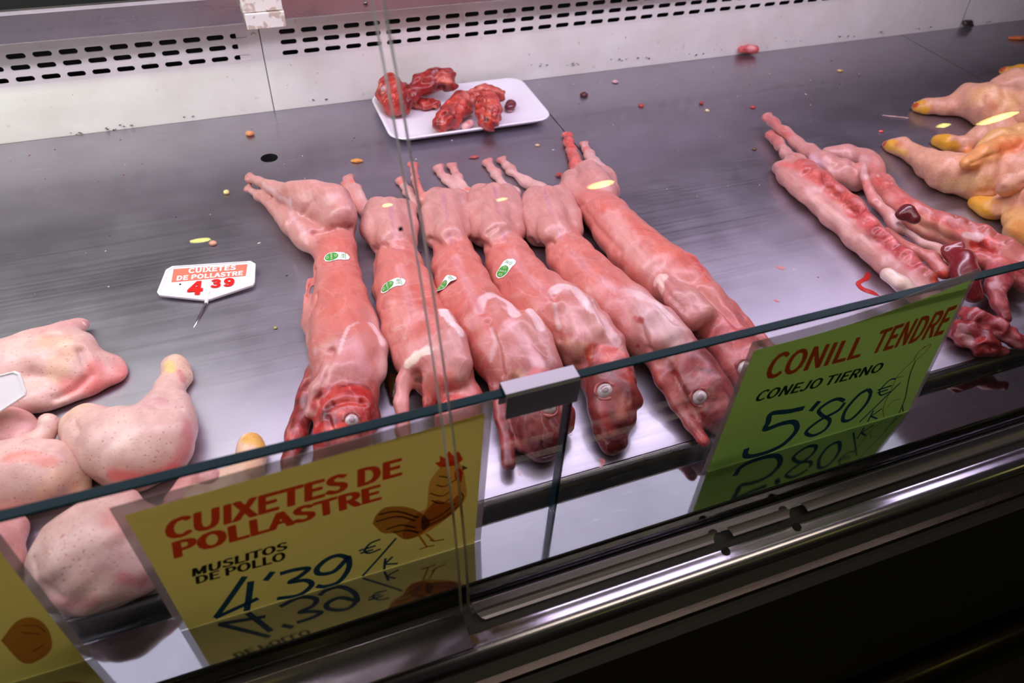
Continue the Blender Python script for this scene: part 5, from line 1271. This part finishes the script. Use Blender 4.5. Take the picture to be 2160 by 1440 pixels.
m, o = offal(64, [([(972, 208, 20, .030), (965, 228, 24, .028), (946, 248, 24, .024), (930, 262, 18, .018)], B1), ([(988, 205, 14, .026), (990, 232, 10, .016)], B3)], 'bloody head in front, snout toward the front left corner', [([(950, 230), (930, 250)], 5, .002)], [([(985, 200)], 10, (222, 130, 112), .7), ([(922, 265)], 8, (120, 20, 22), .8)])
eye(m, o, 933, 257, 4); eye(m, o, 944, 209, 4)
m, o = offal(65, [([(1030, 212, 22, .030), (1031, 235, 26, .026), (1030, 256, 22, .020)], B1)], 'bloody head at the front right, teeth facing the viewer', [([(1022, 205), (1020, 250)], 4, .003), ([(1040, 205), (1042, 250)], 4, .003)], [([(1030, 215), (1030, 250)], 7, (214, 90, 60), .7), ([(1026, 252)], 5, (60, 14, 16), .9)])
V = []; 
for k in (-1, 1): sphere('tooth', Vector(tuple(G(1026 + 2.5 * k, 264, 0.012))), 0.0016, M['eye_white'], o, (0.8, 0.8, 2.0))
m, o = offal(66, [([(1000, 196, 12, .030), (1025, 190, 14, .032), (1050, 198, 12, .026), (1058, 205, 9, .022)], B3)], 'long pink head lying behind, at the right of the pile', [([(1005, 195), (1045, 200)], 4, .002)], [([(1055, 204)], 8, B2, .7)])
m = Meat(k=0.005, h=0.0015, seed=67, amp=0.0006, floor=0.0046).ch([(982, 267, 9, .012), (992, 260, 10, .013)], (236, 186, 182)); m.paint([(988, 258)], 5, (222, 100, 90), .7)
tag(m.build('fat_lump', M['bloody']), 'pale pink lump of fat at the front rim of the foam tray', 'offal')
m = Meat(k=0.005, h=0.0015, seed=68, amp=0.0002, floor=0.0046).ch([(1075, 226, 12, .012), (1078, 220, 12, .014)], (112, 46, 56)); m.paint([(1076, 236)], 6, (236, 160, 150), .9)
tag(m.build('loose_eyeball', M['organ']), 'dark round eyeball alone on the right of the foam tray', 'eyeball')

# ------------------------------------------------------------------ scraps and crumbs on the steel
def scrap(name, px, py, rx, ry, col, label, mat='bloody', seed=0, elong=None, cat='scrap'):
    m = Meat(k=0.003, h=max(0.0005, 0.00019 * min(rx, ry)), seed=seed + 100, amp=0.0004)
    dx, dy = elong or (rx, 0)
    r = ry
    m.ch([(px - dx + r * 0.6, py - dy, r * 0.8), (px, py, r), (px + dx - r * 0.6, py + dy, r * 0.75)], col, .7)
    o = m.build(name, M[mat]); tag(o, label, cat); return o
scrap('fat_scrap', 527, 281, 8, 7, (232, 150, 90), 'orange fat scrap on the steel behind the drain hole', seed=1)
scrap('fat_scrap', 752, 339, 12, 5, (222, 150, 50), 'flat mustard yellow scrap left of the glass joint', seed=2)
scrap('fat_scrap', 478, 405, 4, 5, (226, 206, 130), 'tiny pale yellow scrap left of the first rabbit feet', seed=3)
scrap('meat_scrap', 449, 513, 7, 6, (226, 160, 130), 'pink crumb of meat just above the pin price tag', seed=4)
m = Meat(k=0.004, h=0.0014, seed=105, amp=0.001).wch([(*G(1564, 104, 0.012), 0.0075), (*G(1578, 103, 0.012), 0.007), (*G(1592, 104, 0.012), 0.0075)], (222, 96, 92)); m.paint([(1585, 100)], 7, (240, 180, 180), .7)
tag(m.build('meat_scrap', M['bloody']), 'squared red meat scrap against the foot of the vent panel', 'scrap')
m = Meat(k=0.004, h=0.0012, seed=106, amp=0.0014, floor=None).wch([(*GY(2036, 48, 1.174), 0.005), (*GY(2045, 46, 1.174), 0.006), (*GY(2050, 54, 1.174), 0.003)], (26, 16, 16))
tag(m.build('dark_clot', M['bloody']), 'black clot stuck on the vent panel by the cracked joint', 'clot')
scrap('meat_scrap', 1298, 172, 7, 4, (226, 180, 190), 'pale oval scrap right of the foam tray', seed=7)
scrap('meat_scrap', 1232, 199, 8, 6, (80, 20, 30), 'dark maroon clot on the steel right of the foam tray', seed=8)
scrap('meat_scrap', 1352, 222, 5, 4, (206, 70, 50), 'small orange red scrap farther right of the foam tray', seed=9)
scrap('meat_scrap', 1179, 369, 7, 6, (196, 70, 60), 'red crumb with a hair beside the rightmost rabbit rump', seed=10)
scrap('meat_scrap', 1000, 331, 11, 4, (186, 80, 70), 'thin red sliver above the fourth rabbit feet', seed=11, elong=(11, -1))
scrap('meat_scrap', 1134, 306, 5, 3, (226, 190, 140), 'cream crumb in front of the foam tray corner', seed=12)
scrap('fat_scrap', 1772, 149, 6, 3, (226, 186, 110), 'yellow crumb far back between panel and split rabbit', seed=13)
scrap('meat_scrap', 1480, 217, 4, 4, (206, 50, 40), 'bright red crumb behind the split rabbit feet, left one', seed=14)
scrap('meat_scrap', 1588, 226, 4, 3, (206, 50, 40), 'bright red crumb just left of the split rabbit feet', seed=15)
scrap('meat_scrap', 1859, 277, 5, 3, (206, 70, 60), 'red crumb left of the longest chicken drumstick', seed=16)
scrap('fat_scrap', 1492, 233, 3, 3, (226, 214, 160), 'pale crumb in front of the bright red crumbs', seed=17)
scrap('meat_scrap', 1591, 314, 4, 3, (90, 70, 40), 'olive crumb left of the split rabbit hip', seed=18)
scrap('feather', 1888, 246, 28, 2.0, (190, 160, 150), 'straw coloured quill lying left of the chickens', seed=19, elong=(28, 3), cat='feather')
scrap('meat_scrap', 2150, 80, 22, 5, (226, 120, 60), 'orange scrap at the upper right frame edge', seed=20)
scrap('fat_scrap', 581, 691, 3, 3, (150, 150, 60), 'green speck left of the first rabbit chest', seed=21)
#scrap('meat_scrap', 1398, 589, 2, 2, (246, 206, 190), 'white shred on the last whole rabbit shoulder', seed=22) 
# black flecks of grime along the foot of the vent panels
rg = random.Random(3); V = []; F = []
for px, py, n in ((1132, 140, 4), (1200, 139, 5), (1300, 128, 7), (1350, 125, 4), (1465, 118, 4), (1525, 108, 2), (1675, 90, 5), (1790, 80, 5), (1860, 72, 4), (160, 285, 5), (238, 275, 4), (275, 268, 5), (400, 248, 2), (670, 214, 5), (1950, 62, 6), (2100, 50, 5)):
    for _ in range(n):
        c = GY(px + rg.uniform(-22, 22), py - rg.uniform(0, 5), 1.1785); r = rg.uniform(0.0006, 0.0022); b = len(V)
        c[2] = max(c[2], 0.001)
        for k in range(7): t = 2 * math.pi * k / 7; q_ = r * rg.uniform(0.5, 1.2); V.append((c[0] + q_ * math.cos(t) * 1.6, c[1], c[2] + abs(q_ * math.sin(t)) * (1 if k < 4 else 0.3)))
        V.append((c[0], c[1] - r * 0.5, c[2])); F += [(b + k, b + (k + 1) % 7, b + 7) for k in range(7)]
o = mk('grime_flecks', V, F, simple('black_grime', sr((38, 28, 24)), 0.6)); tag(o, 'black grime flecks along the foot of the white vent panels', 'grime', None, 'stuff')
# fine crumbs nobody could count
rnd = random.Random(7); V = []; F = []
cc = []
for (x0, x1, y0, y1, n) in ((0.50, 1.30, 0.86, 1.16, 70), (-0.40, 0.45, 0.80, 1.16, 45), (0.45, 1.0, 0.42, 0.80, 30), (-0.3, 0.45, 0.42, 0.8, 22)):
    for _ in range(n):
        x, y = rnd.uniform(x0, x1), rnd.uniform(y0, y1); r = rnd.uniform(0.0004, 0.0013); e = rnd.uniform(0.8, 2.2); th = rnd.uniform(0, 3.14)
        b = len(V); c, s = math.cos(th) * e, math.sin(th) * e
        for k in range(6):
            a = k * math.pi / 3; u, v = r * math.cos(a) * e, r * math.sin(a)
            V.append((x + u * math.cos(th) - v * math.sin(th), y + u * math.sin(th) + v * math.cos(th), 0.0002))
        V.append((x, y, 0.0002 + r * 0.8)); F += [(b + k, b + (k + 1) % 6, b + 6) for k in range(6)] + [tuple(b + k for k in range(6))[::-1]]
        cc += [rnd.choice([0, 0, 1, 2])] * 7
o = mk('crumbs', V, F, [simple('pale_crumb', sr((216, 204, 190)), 0.5), simple('red_crumb', sr((150, 50, 44)), 0.3), simple('dark_crumb', sr((40, 26, 28)), 0.4)])
for i, p in enumerate(o.data.polygons): p.material_index = cc[i]
tag(o, 'fine crumbs and specks sprinkled over the steel trays', 'crumbs', None, 'stuff')
# thin blood smears: flat wet stains on the steel
M['pink'] = simple('thin_pink_juice', sr((214, 140, 140)), 0.2, 0, 0.4)
M['blood'] = simple('wet_blood', sr((190, 40, 40)), 0.15, 0, 0.6)
def stain(outline, label, mat='blood'):
    P = [tuple(G(u, v, 0.0003)[:2]) for u, v in outline]; V, F = poly2d(P)
    W = [(x, y, 0.0003) for x, y in V]; o = mk('blood_smear', W, face_up(W, F, (0, 0, 1)), M[mat]); tag(o, label, 'stain')
stain([(1828, 573), (1836, 577), (1834, 589), (1823, 594), (1816, 599), (1823, 606), (1840, 612), (1855, 623), (1837, 620), (1817, 612), (1806, 601), (1806, 594), (1815, 589), (1822, 583)], 'red blood smear beside the cut end of the split rabbit half')
stain([(1196, 903), (1203, 906), (1208, 914), (1203, 917), (1198, 911)], 'small blood drop beside the fourth rabbit nose')
stain([(1636, 561), (1648, 562), (1657, 566), (1650, 568), (1640, 565)], 'faint pink smear beside the last whole rabbit shoulder', 'pink')
stain([(1631, 631), (1638, 632), (1644, 636), (1637, 636)], 'tiny pink smear above the low glass, left of the split rabbit', 'pink')
stain([(1090, 985), (1096, 992), (1100, 1003), (1094, 1000)], 'thin blood smear by the third rabbit forepaw', 'pink')
stain([(1262, 970), (1270, 966), (1277, 972), (1272, 982), (1264, 985), (1268, 977)], 'curled pink smear in front of the fourth rabbit', 'pink')
